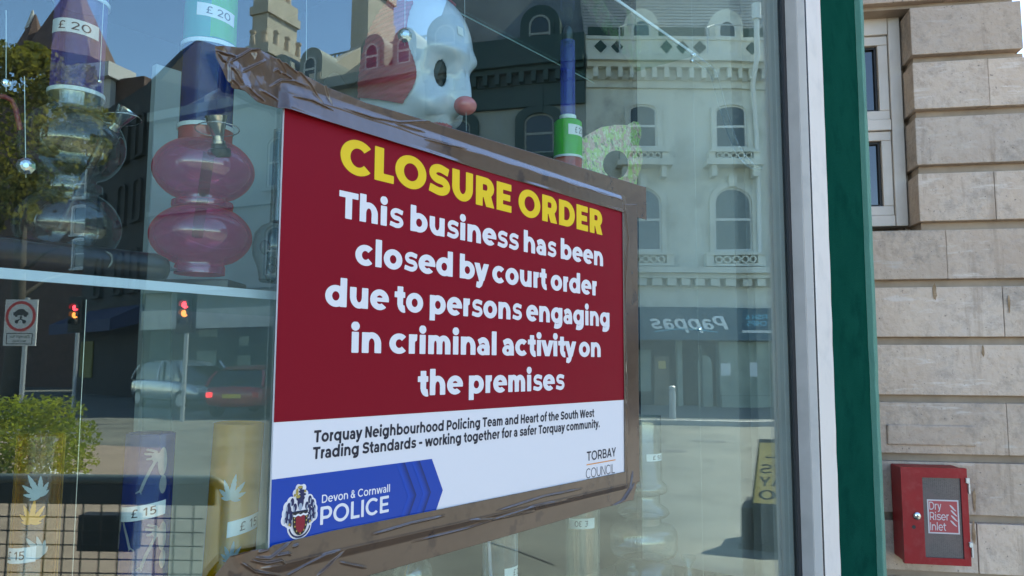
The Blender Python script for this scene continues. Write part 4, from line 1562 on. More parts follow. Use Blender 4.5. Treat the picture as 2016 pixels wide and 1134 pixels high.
# dancing figures on the blue tube: hair, body and leg shapes
def figure(C, rpx, cx, cy, s, mir):
    f = Un(El(.05, .62, .13, .17), Pl([(.1, .8), (-.25, .9)], .07), Pl([(.1, .7), (-.32, .75)], .08), Pl([(.1, .6), (-.25, .55)], .07),
           Pl([(.05, .5), (-.05, .3), (-.25, -.15), (-.38, -.55)], .10), Pl([(-.36, -.5), (-.55, -.62)], .05), Pl([(-.37, -.5), (-.36, -.66)], .04), El(.30, .45, .17, .5), El(.36, -.35, .14, .32))
    b = MB()
    r = rpx * C.k + .0004
    for pl_ in field_polys(f, -.7, .7, -.8, 1.0, .035, 3):
        b.poly([C.surf(r, math.asin(max(-.95, min(.95, cx / rpx))) + mir * u * s / rpx, C.z(cy) + w * s * C.k) for u, w in pl_])
    return b
figure(CB, 45, 8, 930, 54, 1).build('figure_print', M['frost_dim'], blu, fix=False)
figure(CB, 45, 16, 1075, 54, 1).build('figure_print', M['frost_dim'], blu, fix=False)
figure(CB, 45, -38, 1040, 50, -1).build('figure_print', M['frost_dim'], blu, fix=False)

# clear glass pieces to the right, under the notice
CG = Col(1266, 960, 1.10)
t = thing('water_pipe', 'tall clear glass water pipe with stacked rings right of the notice', 'water pipe', (CG.c.x, CG.c.y, ZL), 'water pipes in the window')
CG.prof([(34, 820), (36, 818), (36, 945), (44, 952), (47, 960), (44, 968), (32, 973), (32, 990), (46, 1000), (50, 1008), (46, 1014), (34, 1016), (34, 1030), (58, 1036), (64, 1046), (64, 1080), (58, 1092), (40, 1097), (48, 1102), (55, 1112), (55, 1188)]).build('tube', M['clear'], t, smooth=60)
CG.label(t, 36, 7, 35, 890, 904, '£ 55', tx=(.3, .92))
b = MB()
q = Vector(at(1245, 1130, 1.10))
b.ball(tuple(q), .02, 16, (1, 1, .8))
b.ball((q.x, q.y, q.z + .018), .011, 14)
b.build('percolator', M['clear'], t, smooth=True)
CH = Col(1147, 1060, 1.0)
t = thing('water_pipe', 'plain clear glass tube with its price label upside down', 'water pipe', (CH.c.x, CH.c.y, ZL), 'water pipes in the window')
CH.prof([(31, 985), (33, 984), (33, 1400), (30, 1400), (30, 986)]).build('tube', M['clear'], t, smooth=50)
CH.label(t, 33, -25, 22, 1016, 1036, '£ 30', slope=.05, flip=True, tx=(.25, .75))
CI = Col(985, 1090, .985)
t = thing('glass_tube', 'clear acrylic tube holding a pale straw under the notice', 'tube', (CI.c.x, CI.c.y, ZL))
CI.prof([(33, 1020), (34, 1019), (34, 1400), (31, 1400), (31, 1021)]).build('tube', M['acrylic'], t, smooth=50)
CI.label(t, 34, 8, 33, 1111, 1132, '£ 2', slope=.06, tx=(.50, .98))
b = MB()
b.tube([at(962, 1060, .985), at(972, 1240, .985)], .0035, 10)
b.build('straw', mat('pale_lilac_plastic', (.6, .58, .68), .4), t, smooth=50)
CJ = Col(812, 1110, .97)
t = thing('glass_jar', 'clear glass jar with a narrow shoulder below the notice', 'jar', (CJ.c.x, CJ.c.y, ZL))
CJ.prof([(26, 1092), (27, 1100), (36, 1112), (39, 1124), (39, 1150), (39, 1380), (36, 1380), (36, 1126), (24, 1100)]).build('body', M['clear'], t, smooth=60)
CK = Col(1356, 1110, 1.05)
t = thing('glass_funnel', 'tiny clear glass funnel bowl right of the tall glass pipe', 'funnel', (CK.c.x, CK.c.y, ZL))
CK.prof([(15, 1094), (14, 1098), (5, 1116), (5, 1124), (9, 1130), (9, 1300), (4, 1300), (3, 1118), (12, 1096)]).build('body', M['clear'], t, smooth=60)

# blue and green pipe right of the mask
CL = Col(1118, 250, 1.06)
t = thing('water_pipe', 'thin blue tube water pipe with a green and red can shaped base', 'water pipe', (CL.c.x, CL.c.y, CL.z(345)), 'water pipes in the window')
CL.prof([(15, 235), (15, 82), (13, 82), (13, 235)]).build('tube', M['blue_lilac'], t, smooth=50)
CL.prof([(14, 238), (17, 236), (17, 229), (13, 228)]).build('ring', M['ridge'], t, smooth=50)
CL.prof([(12, 237), (26, 240), (29, 244), (29, 310), (27, 311), (27, 242)]).build('can', M['green'], t, smooth=50)
CL.prof([(29, 310), (29.5, 310), (29.5, 314), (27, 314)]).build('ring', M['ridge'], t, smooth=50)
CL.prof([(28, 314), (28, 345), (24, 345), (24, 314)]).build('foot', M['red_acrylic'], t, smooth=50)
CL.label(t, 29, 1, 29, 252, 272, '£ 20', slope=-.05, tx=(.35, .95))
b = MB()
b.lathe([(.004, 0), (.011, .0), (.013, .02), (.009, .035), (.004, .04)], at(1118, 82, 1.06), (0, 0, 1), 20)
b.build('mouthpiece', M['dark_metal'], t, smooth=50)


# white party mask
mc = Vector(at(808, 138, 1.02))
vd = Vector((mc.x, mc.y, 0)).normalized()
vr = Vector((vd.y, -vd.x, 0))
TILT = rad(14)
fa = (vr * math.cos(rad(33)) - vd * math.sin(rad(33))).normalized()
la = Vector((-fa.y, fa.x, 0))
if la.dot(vd) > 0: la = -la          # la points to the viewer's side
mk = wid(815, 1.02)
MA, MBq, MC = 132 * mk, 95 * mk, 156 * mk


def gs(u, v, u0, v0, su, sv): return math.exp(-((u - u0) / su) ** 2 - ((v - v0) / sv) ** 2)


def face_pt(u, v, off=0.0):
    """u: angle round from the nose (deg, + towards the viewer), v: latitude (deg)"""
    ur, vr_ = rad(u), rad(v)
    ex = .62 if v < 0 else .92
    p = fa * (MA * math.cos(vr_) ** ex * math.cos(ur)) + la * (MBq * math.cos(vr_) ** ex * math.sin(ur)) + Vector((0, 0, MC * math.sin(vr_)))
    up = Vector((0, 0, 1)) * math.cos(TILT) + fa * math.sin(TILT)
    fw = fa * math.cos(TILT) - Vector((0, 0, 1)) * math.sin(TILT)
    p = fw * (MA * math.cos(vr_) ** ex * math.cos(ur)) + la * (MBq * math.cos(vr_) ** ex * math.sin(ur)) + up * (MC * math.sin(vr_))
    n = (fw * math.cos(vr_) * math.cos(ur) / MA + la * math.cos(vr_) * math.sin(ur) / MBq + up * (math.sin(vr_) / MC)).normalized()
    d = .0
    au = abs(u)
    d -= .015 * gs(au, v, 31, -5, 14, 13)                    # eye sockets
    d += .009 * gs(au, v, 27, 13, 22, 6)                     # brows
    d += .013 * gs(au, v, 38, -28, 15, 11)                   # cheeks
    d += .020 * gs(u, v, 0, -14, 9, 12) + .012 * gs(u, v, 0, -22, 10, 7)   # nose bridge
    d += .007 * gs(u, v, 0, -40, 18, 5) - .006 * gs(u, v, 0, -46, 20, 3)   # lips
    d += .006 * gs(u, v, 0, -60, 22, 9)
    return mc + p + n * (d + off)


def face_patch(name, mm, par, us, vs, off, keep=None, taper=None):
    b = MB()
    loops = [[tuple(face_pt(u, v, off(u, v) if callable(off) else off)) for u in us] for v in vs]
    inner = [[tuple(face_pt(u, v, (off(u, v) if callable(off) else off) - .0025)) for u in us] for v in vs]
    nu = len(us)
    for i in range(len(vs) - 1):
        for j in range(nu - 1):
            if keep and not keep((us[j] + us[j + 1]) / 2, (vs[i] + vs[i + 1]) / 2): continue
            b.poly([loops[i][j], loops[i][j + 1], loops[i + 1][j + 1], loops[i + 1][j]])
            b.poly([inner[i][j], inner[i + 1][j], inner[i + 1][j + 1], inner[i][j + 1]])
    return b.build(name, mm, par, smooth=True, fix=False)


mask = thing('party_mask', 'glossy white party mask with a red nose and crimson side hair behind the tape', 'mask', tuple(mc - Vector((0, 0, MC))))
us = [-112 + .8 * i for i in range(281)]
vs = [-84 + .8 * i for i in range(213)]
def eye_hole(u, v): return ((abs(u) - 32) / 9) ** 2 + ((v + 5 - (abs(u) - 32) * .35) / 9) ** 2
mw = mat('white_moulded_plastic', (.50, .56, .65), .2, c2=(.44, .50, .59), scale=14, coat=.5)
face_patch('face', mw, mask, us, vs, 0.0, lambda u, v: eye_hole(u, v) > 1)
hairm = mat('crimson_moulded_hair', (.30, .008, .035), .3, c2=(.44, .06, .10), scale=9, lo=.54, hi=.70, stretch=(1, 1, 9), coat=.3)
def hk(u, v):
    au = abs(u)
    edge = 70 - 12 * math.exp(-((v + 12) / 18) ** 2) + 10 * math.sin(rad(v) * 2.2) * .6
    return au > edge and -34 < v < 44
rh = random.Random(4)
strand = {v: rh.uniform(0, .0012) for v in vs}
face_patch('hair', hairm, mask, us, vs, lambda u, v: .004 + .0016 * math.sin((v + u * .45) * .62) ** 2, hk)
face_patch('hair', hairm, mask, us, vs, lambda u, v: .006 + .003 * math.sin(u * .5) ** 2, lambda u, v: v > 66 - abs(u) * .04 and abs(u) > 30)
eb = MB()
for sg in (1, -1):
    pts = [tuple(face_pt(sg * (32 + 11.5 * math.cos(2 * math.pi * j / 28)), -5 + 12 * math.sin(2 * math.pi * j / 28), -.010)) for j in range(28)]
    eb2 = MB()
    eb2.poly(pts)
    eb2.build('eye_opening', M['rubber'], mask, fix=False)
b = MB()
b.ball(tuple(face_pt(0, -20, -.010)), 22 * mk, 24, (1.05, 1.05, .85))
b.build('nose', mat('glossy_pink_plastic', (.62, .14, .15), .15, c2=(.70, .24, .24), scale=8, coat=.5), mask, smooth=True)
face_patch('lips', mat('pink_painted_lips', (.60, .15, .17), .2, coat=.4), mask, us, vs, .0012, lambda u, v: abs(u) < 26 and abs(v + 43) < 5.5 * (1 - (u / 27) ** 2))
b = MB()
q = face_pt(52, 40, .002)
rr = [tuple(face_pt(12 + 9 * i, 26 + 7 * j, .0016)) for j in range(2) for i in range(2)]
b.poly([rr[0], rr[1], rr[3], rr[2]])
b.build('price_label', M['label'], mask, fix=False)

# scalloped black mask behind it
p = MB()
out = [(640, 250), (638, 160), (645, 150), (655, 143), (664, 144), (671, 150), (678, 162), (684, 168), (690, 169), (697, 166), (703, 157), (708, 142), (714, 133), (735, 120), (780, 190), (780, 290)]
p.loft([[at(x, y_, 1.13) for x, y_ in out], [at(x, y_, 1.135) for x, y_ in out]])
tag(p.build('bat_mask', M['black_plastic']), 'flat black mask with a scalloped edge behind the white mask', 'mask')

# flowered eye mask
p = MB()
out = [(1150, 272), (1165, 262), (1185, 250), (1212, 246), (1236, 246), (1250, 238), (1262, 240), (1268, 252), (1268, 268), (1262, 280), (1270, 296), (1272, 315), (1266, 335), (1258, 352), (1256, 380), (1240, 395), (1215, 396), (1190, 392), (1172, 380), (1155, 350), (1148, 325), (1150, 300)]
n = len(out)
inn = []
for j in range(n):
    x, y_ = out[j]
    a = math.atan2(y_ - 322, x - 1212)
    inn.append((1213 + 25 * math.cos(a), 324 + 28 * math.sin(a)))
def tm(u, v, d):
    q = onw(u, v, 1.18 + d)
    bend = ((u - 1212) / 60) ** 2 * .012
    return (q.x, q.y + bend, q.z)
p.ring(out, inn, tm, 0, .003)
mt, nt, pp, o_ = nodes('flowered_print')
v = objvec(nt)
f = ramp_noise(nt, v, 42, .46, .54, 2)
c1 = mixc(nt, f, (.50, .30, .28), (.33, .52, .14))
f2 = ramp_noise(nt, v, 85, .52, .62, 3)
c2_ = mixc(nt, f2, c1, (.55, .62, .42))
f3 = ramp_noise(nt, v, 60, .58, .64, 2)
nt.links.new(mixc(nt, f3, c2_, (.12, .17, .10)), pp.inputs['Base Color'])
pp.inputs['Roughness'].default_value = .4
tag(p.build('eye_mask', mt), 'green and pink flowered eye mask with a round opening above the tape', 'mask')

# glass shelf top right, clear hose over it
y1, = (.895,)
z1_ = onw(1370, 110, y1).z
lo_, hi_ = .9, 2.5
for _ in range(50):
    mid = (lo_ + hi_) / 2
    if onw(1225, 192, mid).z > z1_: hi_ = mid
    else: lo_ = mid
YB = min(mid, 1.35)
xr = onw(1370, 110, y1).x
p = MB()
p.box(.62, y1 + .003, z1_, xr, YB, z1_ + .006)
sg_ = p.build('glass_shelf', M['shelf_glass'])
tag(sg_, 'clear glass shelf high up at the right with bright edges', 'shelf', 'glass shelves in the window display')
p = MB()
p.box(.62, y1, z1_ - .0006, xr + .002, y1 + .0028, z1_ + .0066)
o = p.build('polished_edge', edge_m, None); o.parent = sg_
p = MB()
p.box(.62, YB + .0005, z1_ - .0002, xr, YB + .002, z1_ + .0026)
o = p.build('polished_edge', edge_m, None); o.parent = sg_
p = MB()
h = [at(x, y_, .90) for x, y_ in ((1366, 112), (1378, 121), (1392, 131), (1403, 142), (1409, 160), (1416, 185), (1424, 215), (1436, 255), (1450, 290), (1464, 312), (1480, 326), (1496, 330))]
p.tube(h, 7 * wid(1420, .90), 14)
tag(p.build('clear_hose', M['acrylic'], smooth=50), 'bent clear plastic hose hanging from the corner of the high shelf', 'hose')
p = MB()
h = [at(x, y_, .93) for x, y_ in ((-60, 180), (-20, 188), (8, 190), (22, 197), (31, 215), (36, 238), (40, 256))]
p.tube(h, 5 * wid(20, .93), 12)
tag(p.build('red_hose', mat('dark_red_rubber', (.22, .03, .04), .35), smooth=50), 'curved dark red hose at the far left of the window', 'hose')

# strings of beads
cr = mat('cut_crystal', (.75, .78, .8), .03, metal=.85)
thm = mat('silvery_thread', (.55, .58, .55), .3, metal=.6)
for i, (x0, y0, x1, y1_, yy, beads, lab) in enumerate((
        (604, -60, 603, 118, .90, [(604, -20, 5)], 'silvery thread hanging above the left end of the top tape'),
        (798, -200, 797, 90, .905, [(797, 70, 15)], 'thread with one big cut crystal before the white mask'),
        (914, -60, 918, 258, .90, [(915, -20, 4)], 'silvery thread crossing the red nose of the white mask'),
        (1360, -60, 1386, 1200, .89, [(1364, 108, 5), (1378, 648, 5), (1362, 120, 4)], 'long silvery thread with small beads right of the notice'),
        (207, -60, 196, 160, .90, [(196, 160, 4)], 'short silvery thread before the lilac tube'),
        (170, 590, 139, 1200, .89, [(139, 1150, 4)], 'long silvery thread before the pale amber pipe'),
        (48, 150, 51, 350, .90, [(51, 327, 17)], 'thread ending in a round cut crystal at the left'),
        (12, 20, 12, 180, .90, [(12, 163, 9)], 'thread with a smaller oval crystal at the far left'))):
    a, bq = at(x0, y0, yy), at(x1, y1_, yy)
    t = thing('bead_string', lab, 'bead string', bq, 'bead strings hanging in the window')
    b = MB()
    b.tube([a, bq], .00042, 6)
    b.build('thread', thm, t)
    for bx, by, br in beads:
        b = MB()
        q = at(bx, by, yy - .004)
        r = br * wid(bx, yy)
        ax = -Vector((q[0], q[1], 0)).normalized()
        b.lathe([(.0004, -r * .7), (r * .6, -r * .55), (r, -r * .1), (r, r * .1), (r * .62, r * .5), (r * .3, r * .62), (.0004, r * .62)], q, tuple(ax), 9)
        b.build('crystal', cr, t)

# pale back panel of the display
p = MB()
xa = onw(289, 500, 1.28).x
xb_ = onw(562, 500, 1.28).x
p.box(xa, 1.28, ZL + .001, xb_, 1.295, onw(289, 120, 1.28).z)
tag(p.build('back_panel', mat('pale_grey_board', (.34, .375, .355), .7, c2=(.29, .325, .31), scale=2)), 'pale grey board standing behind the goods in the window', 'back board')
# upright acrylic panels
p = MB()
def slab(px0, px1, py0, py1, y, th=.004):
    a, bq, c, d_ = at(px0, py0, y), at(px1, py0, y), at(px1, py1, y), at(px0, py1, y)
    p.loft([[a, bq, c, d_], [(q[0], q[1] + th, q[2]) for q in (a, bq, c, d_)]])
slab(283, 338, 577, 850, .955)
fz = plastic('frosted_acrylic', (.80, .86, .84), (.7, .78, .78), 3, .03, body=.16, bodyc=(.60, .66, .62))
tag(p.build('acrylic_strip', fz), 'frosted acrylic strip hanging between the blue and amber pipes', 'acrylic strip')


# ------------------------------------------------------------------ the street the window mirrors
def smat(name, c, c2=None, sc=1.5, rough=.85, **k): return mat(name, c, rough, c2=c2, scale=sc, **k)


M['stucco'] = smat('cream_stucco', (.64, .63, .54), (.56, .55, .47), .9, c3=(.44, .43, .37), scale3=1.4, stretch=(1, 1, .25))
M['stucco_grey'] = smat('dull_grey_stucco', (.30, .32, .29), (.26, .28, .25), .8)
M['trim_green'] = smat('black_green_paint', (.010, .035, .030), (.014, .045, .038), 2, .5)
M['slate_pale'] = smat('pale_roof_slates', (.38, .36, .33), (.30, .285, .26), 1.2)
M['slate_dark'] = smat('blue_grey_slates', (.15, .165, .16), (.11, .12, .12), 1.2)
M['sash'] = smat('white_sash', (.62, .62, .58))
M['street_glass'] = mat('street_window_glass', (.02, .032, .032), .06, spec=.7)
M['lattice'] = smat('dark_green_lattice', (.022, .05, .042))
M['fascia'] = smat('petrol_blue_fascia', (.006, .075, .12), (.005, .06, .10), 2, .5)
M['shopdark'] = smat('dark_shop_recess', (.005, .012, .012))
M['shop_cream'] = smat('cream_shop_panel', (.28, .32, .25), (.19, .22, .175), 2)
M['brick'] = smat('dark_brick', (.11, .060, .045), (.075, .042, .032), 3)  # dark mottled brown
M['roof_tile'] = smat('brown_roof_tiles', (.15, .085, .065), (.11, .065, .05), 2)
M['black_build'] = smat('shaded_stone', (.030, .030, .029), (.02, .02, .02), 1)  # near black: shade of the backlit walls put into the colour
M['white_cornice'] = smat('white_cornice', (.55, .53, .50))
M['chimney'] = smat('pale_stone', (.52, .46, .37), (.43, .38, .30), 1.5)
M['pot'] = smat('clay_pots', (.52, .42, .32))
def leafmat(name, c, c2, sc):
    mt, nt, p, out = nodes(name)
    cc = mixc(nt, ramp_noise(nt, objvec(nt), sc, .4, .65), c, c2)
    nt.links.new(cc, p.inputs['Base Color'])
    p.inputs['Roughness'].default_value = .5
    tl = nt.nodes.new('ShaderNodeBsdfTranslucent')
    nt.links.new(cc, tl.inputs['Color'])
    ad = nt.nodes.new('ShaderNodeAddShader')
    nt.links.new(p.outputs[0], ad.inputs[0])
    nt.links.new(tl.outputs[0], ad.inputs[1])
    nt.links.new(ad.outputs[0], out.inputs['Surface'])
    return mt


M['leaf_a'] = leafmat('street_tree_leaves', (.085, .085, .012), (.14, .12, .018), .9)
M['leaf_b'] = leafmat('hedge_leaves', (.12, .15, .015), (.21, .21, .022), 3)
M['bark'] = smat('bark', (.07, .055, .04))
M['steel'] = mat('galvanised_steel', (.42, .43, .43), .5, metal=.5)
M['black_iron'] = mat('black_paint', (.012, .012, .012), .5)
M['road_yellow'] = mat('yellow_board', (.80, .58, .18), .5)
M['lamp_red'] = mat('lit_red_lamp', (.5, .02, .02), .4, emit=(1, .04, .06), es=5)
M['lamp_amber'] = mat('lit_amber_lamp', (.5, .2, .02), .4, emit=(1, .25, .05), es=3)
M['tail'] = mat('lit_tail_lamp', (.5, .02, .02), .3, emit=(1, .05, .06), es=1.6)
M['car_silver'] = mat('silver_car_paint', (.42, .44, .45), .25, metal=.5, coat=1)
M['car_red'] = mat('red_car_paint', (.30, .015, .02), .25, coat=1)
M['car_black'] = mat('black_car_paint', (.012, .012, .014), .2, coat=1)
M['car_glass'] = mat('car_glass', (.012, .016, .018), .05, spec=.8)
M['tyre'] = mat('tyre_rubber', (.02, .02, .02), .8)
M['plate'] = mat('yellow_plate', (.70, .50, .05), .5)
M['sign_white'] = mat('sign_white', (.62, .63, .60), .5)
M['sign_red'] = mat('sign_red', (.55, .03, .03), .5)


wcount = [0]
M['curtain_glass'] = mat('curtained_window_glass', (.07, .09, .085), .08, c2=(.13, .15, .14), scale=1.4, spec=.6, stretch=(6, 6, .3))
M['sky_glass'] = mat('pale_window_glass', (.03, .06, .085), .05, spec=.9)


class Fac:
    def __init__(self, a, b, th):
        self.a, self.b, self.e, self.n = a, b, (math.cos(rad(th)), -math.sin(rad(th))), (math.sin(rad(th)), math.cos(rad(th)))

    def fn(self, s, d, z):
        return st(self.a + s * self.e[0] + d * self.n[0], self.b + s * self.e[1] + d * self.n[1], z)

    def px(self, px, py, d=0):
        r = ray(px, py)
        ra, rb = r.dot(R0), r.dot(FH)
        a0, b0 = self.a + d * self.n[0], self.b + d * self.n[1]
        t = (a0 * self.n[0] + b0 * self.n[1]) / (ra * self.n[0] + rb * self.n[1])
        return (ra * t - a0) * self.e[0] + (rb * t - b0) * self.e[1], 1.55 + r.z * t

    def S(self, px, py=600): return self.px(px, py)[0]
    def Z(self, px, py): return self.px(px, py)[1]


def arch(s0, s1, z0, z1, rise, n=12):
    w2, cs = (s1 - s0) / 2, (s0 + s1) / 2
    zs = z1 - rise
    return [(s0, z0), (s1, z0)] + [(cs + w2 * math.cos(math.pi * i / n), zs + rise * math.sin(math.pi * i / n)) for i in range(n + 1)]


def window(par, F, cs, w, z0, z1, rise, trim, tw, d=0.0, proud=.14, bar=True, glass='street_glass', sash='sash'):
    to = lambda u, v, dd: F.fn(u, dd, v) if False else (u, dd, v)
    o = MB(F.fn)
    ou = arch(cs - w / 2 - tw, cs + w / 2 + tw, z0 - .06, z1 + tw, rise + tw * .6)
    ii = arch(cs - w / 2, cs + w / 2, z0, z1, rise)
    o.ring(ou, ii, to, d - proud, d + .02)
    o.box(cs - w / 2 - tw - .06, d - proud - .08, z0 - .16, cs + w / 2 + tw + .06, d + .02, z0 - .062)
    fr = o.build('window', M[trim], par)
    q = MB(F.fn)
    q.prism(ii, to, d - .035, d + .015)
    gm = M[glass]
    if glass == 'street_glass':
        wcount[0] += 1
        gm = M[('street_glass', 'curtain_glass', 'street_glass', 'sky_glass')[wcount[0] * 7 % 4]]
    pn = q.build('pane', gm, fr)
    q = MB(F.fn)
    t = .06
    ij = arch(cs - w / 2 + t, cs + w / 2 - t, z0 + t, z1 - t, max(rise - t * .6, .02))
    q.ring(ii, ij, to, d - .06, d - .036)
    if bar:
        zm = (z0 + z1) / 2
        q.box(cs - w / 2 + t, d - .058, zm - .04, cs + w / 2 - t, d - .037, zm + .04)
    q.build('sash', M[sash], fr)
    return fr


A1 = ab(1155, 717, 26)[0]
F1 = Fac(A1, 26, 0)
T1 = thing('fish_bar_building', 'cream terrace building with arched windows over a blue fish bar front', 'building', tuple(F1.fn(0, 0, 0)), 'terrace across the street')
LEN1 = 14.0
b = MB(F1.fn)
b.box(0, 0, 3.3, LEN1, 9, 12.9)
b.box(0, 1.2, 0, LEN1, 9, 3.3)
b.build('wall', M['stucco'], T1)
def cornice(F, s0, s1, mm, par, z0=11.1):
    b = MB(F.fn)
    b.box(s0, -.10, z0, s1, .01, z0 + .25)
    b.box(s0, -.42, z0 + .62, s1, .01, z0 + .80)
    b.box(s0, -.60, z0 + .80, s1, .01, z0 + 1.02)
    b.box(s0, -.16, z0 + .25, s1, .01, z0 + .62)
    b.build('cornice', M[mm], par)
    b = MB(F.fn)
    x = s0 + .2
    while x < s1 - .2:
        b.box(x, -.40, z0 + .27, x + .16, -.162, z0 + .618)
        x += .42
    b.build('brackets', M[mm], par)
cornice(F1, 0, LEN1, 'stucco', T1)
dk = [1264, 1436, 1608]
sp = []
for px in dk: sp.append(F1.S(px, 200))
# parapet of pierced diamonds between the dormers
b = MB(F1.fn)
b.box(0, -.05, 12.12, LEN1, .25, 12.34)
b.box(0, -.05, 12.86, LEN1, .25, 12.98)
b.box(0, .05, 12.34, LEN1, .25, 12.86)
b.build('parapet', M['stucco'], T1)
for i in range(-1, len(sp)):
    a0 = (sp[i] if i >= 0 else sp[0] - 2.95) + 1.475
    for k in (-.58, 0, .58):
        c = a0 + k
        if 0.3 < c < LEN1:
            b = MB(F1.fn)
            b.prism([(c - .22, 12.6), (c, 12.36), (c + .22, 12.6), (c, 12.84)], lambda u, v, d: (u, d, v), -.02, .06)
            b.build('diamond_opening', M['lattice'], T1)
    b = MB(F1.fn)
    b.box(max(a0 - .8, .1), .2, 13.0, a0 + .8, .3, 13.42)
    b.build('lattice_screen', M['lattice'], T1)
b = MB(F1.fn)
b.hexa([(0, .35, 12.9), (LEN1, .35, 12.9), (LEN1, 9, 12.9), (0, 9, 12.9)], [(0, 2.6, 18), (LEN1, 2.6, 18), (LEN1, 7, 18), (0, 7, 18)])
roof = b.build('roof', M['slate_pale'], T1)
b = MB(F1.fn)
for k in range(34):
    z = 12.95 + k * .15
    d = .35 + (z - 12.9) * 2.25 / 5.1
    b.box(0, d - .02, z, LEN1, d + .05, z + .012)
b.build('slate_courses', M['slate_dark'], T1)
for c in sp:
    q = MB(F1.fn)
    q.prism(arch(c - .62, c + .62, 12.2, 14.05, .62), lambda u, v, d: (u, d, v), .06, 1.9)
    dm = q.build('dormer', M['stucco'], T1)
    window(T1, F1, c, .68, 12.35, 13.62, .34, 'stucco', .12, d=.05, proud=.06)
for c in sp:
    window(T1, F1, c, 1.02, 8.98, 10.50, .22, 'stucco', .17)
    q = MB(F1.fn)
    q.box(c - .95, -.55, 8.28, c + .95, .01, 8.46)
    q.box(c - .85, -.46, 8.46, c + .85, .01, 8.52)
    q.box(c - .85, -.46, 8.74, c + .85, .01, 8.80)
    q.box(c - .85, -.40, 8.52, c - .62, .01, 8.74)
    q.box(c + .62, -.40, 8.52, c + .85, .01, 8.74)
    q.box(c - .75, -.45, 7.9, c - .58, .01, 8.28)
    q.box(c + .58, -.45, 7.9, c + .75, .01, 8.28)
    bal = q.build('balcony', M['stucco'], T1)
    q = MB(F1.fn)
    for k in range(5):
        x = c - .46 + k * .23
        q.ring([(x + .11 * math.cos(t * math.pi / 6), 8.63 + .11 * math.sin(t * math.pi / 6)) for t in range(12)], [(x + .07 * math.cos(t * math.pi / 6), 8.63 + .07 * math.sin(t * math.pi / 6)) for t in range(12)], lambda u, v, d: (u, d, v), -.40, -.34)
    q.build('ring_balusters', M['stucco'], bal)
    window(T1, F1, c, 1.18, 5.42, 7.58, .50, 'stucco', .17)
    q = MB(F1.fn)
    q.box(c - .12, -.22, 7.6, c + .12, .01, 8.0)
    q.build('keystone', M['stucco'], T1)
    q = MB(F1.fn)
    q.box(c - .95, -.40, 4.86, c + .95, .01, 4.95)
    q.box(c - .95, -.40, 5.24, c + .95, .01, 5.32)
    q.box(c - .95, -.36, 4.95, c - .70, .01, 5.24)
    q.box(c + .70, -.36, 4.95, c + .95, .01, 5.24)
    bal = q.build('balcony', M['stucco'], T1)
    q = MB(F1.fn)
    for k in range(5):
        x = c - .52 + k * .26
        q.ring([(x + .13 * math.cos(t * math.pi / 6), 5.095 + .13 * math.sin(t * math.pi / 6)) for t in range(12)], [(x + .08 * math.cos(t * math.pi / 6), 5.095 + .08 * math.sin(t * math.pi / 6)) for t in range(12)], lambda u, v, d: (u, d, v), -.36, -.30)
    q.build('ring_balusters', M['stucco'], bal)
b = MB(F1.fn)
b.box(0, -.5, 4.62, LEN1, .01, 4.82)
b.box(0, -.34, 4.45, LEN1, .01, 4.62)
x = .2
while x < LEN1:
    b.box(x, -.3, 4.2, x + .3, .01, 4.44)
    x += .5
b.build('string_course', M['stucco'], T1)
b = MB()
pts_ = [F1.fn(F1.S(1482, 200), -.75, 13.6), F1.fn(F1.S(1482, 200), -.75, 12.0), F1.fn(F1.S(1482, 200), -.2, 11.2), F1.fn(F1.S(1482, 200), -.2, 4.8)]
b.tube([tuple(q) for q in pts_], .085, 10)
b.tube([tuple(pts_[0] + Vector((0, 0, -.3))), tuple(pts_[0] + Vector((0, 0, .25)))], .15, 10)
b.build('downpipe', M['sign_white'], T1, smooth=40)
b = MB()
for px in dk:
    c_ = F1.S(px, 80)
    b.tube([tuple(F1.fn(c_ - .9, -.5, 12.15)), tuple(F1.fn(c_ - .9, -.5, 13.1)), tuple(F1.fn(c_ - .6, -.3, 13.3)), tuple(F1.fn(c_ + .75, -.3, 13.3))], .025, 6)
b.build('safety_rail', M['steel'], T1)
# fish bar front
fs0, fs1 = .3, F1.S(1519, 640)
fz0, fz1 = F1.Z(1400, 671), F1.Z(1400, 607)
b = MB(F1.fn)
b.box(fs0, -.28, fz0, fs1, .0, fz1)
fas = b.build('fascia', M['fascia'], T1)
tof = lambda u, w: (u, -.285, w)
def mtext(txt, px0, px1, py0, py1, mm, par, v=.2, h=.16, slant=0.0):
    """real lettering; the window mirrors it, so it runs from the right pixel to the left one"""
    x0, x1 = F1.S(px1, 640), F1.S(px0, 640)
    za, zb = F1.Z(1400, py1), F1.Z(1400, py0)
    b = MB(F1.fn)
    write(b, txt, tof, x0, x1, za, zb - za, v, h, .05, slant=slant)
    b.build('lettering', M[mm], par, fix=False)
M['letter_white'] = mat('white_letters', (.80, .82, .80), .4)
M['sky_print'] = mat('light_blue_letters', (.10, .42, .55), .5)
mtext('Pappas', 1282, 1432, 624, 650, 'letter_white', fas, .24, .15, .35)
mtext('FISH &', 1460, 1507, 620, 629, 'sky_print', fas)
mtext('CHIPS', 1462, 1505, 632, 642, 'sky_print', fas)
b = MB(F1.fn)
a0, a1 = F1.S(1453, 640), F1.S(1514, 640)
b.box(a0, -.287, F1.Z(1400, 656), a1, -.281, F1.Z(1400, 651))
b.build('white_strip', M['sign_white'], fas)
b = MB(F1.fn)
x0, x1 = F1.S(1285, 640), F1.S(1410, 640)
pts = [(x0 + (x1 - x0) * t, F1.Z(1400, 657) + .12 * math.sin(t * 3.1) * (1 - .3 * t)) for t in [i / 12 for i in range(13)]]
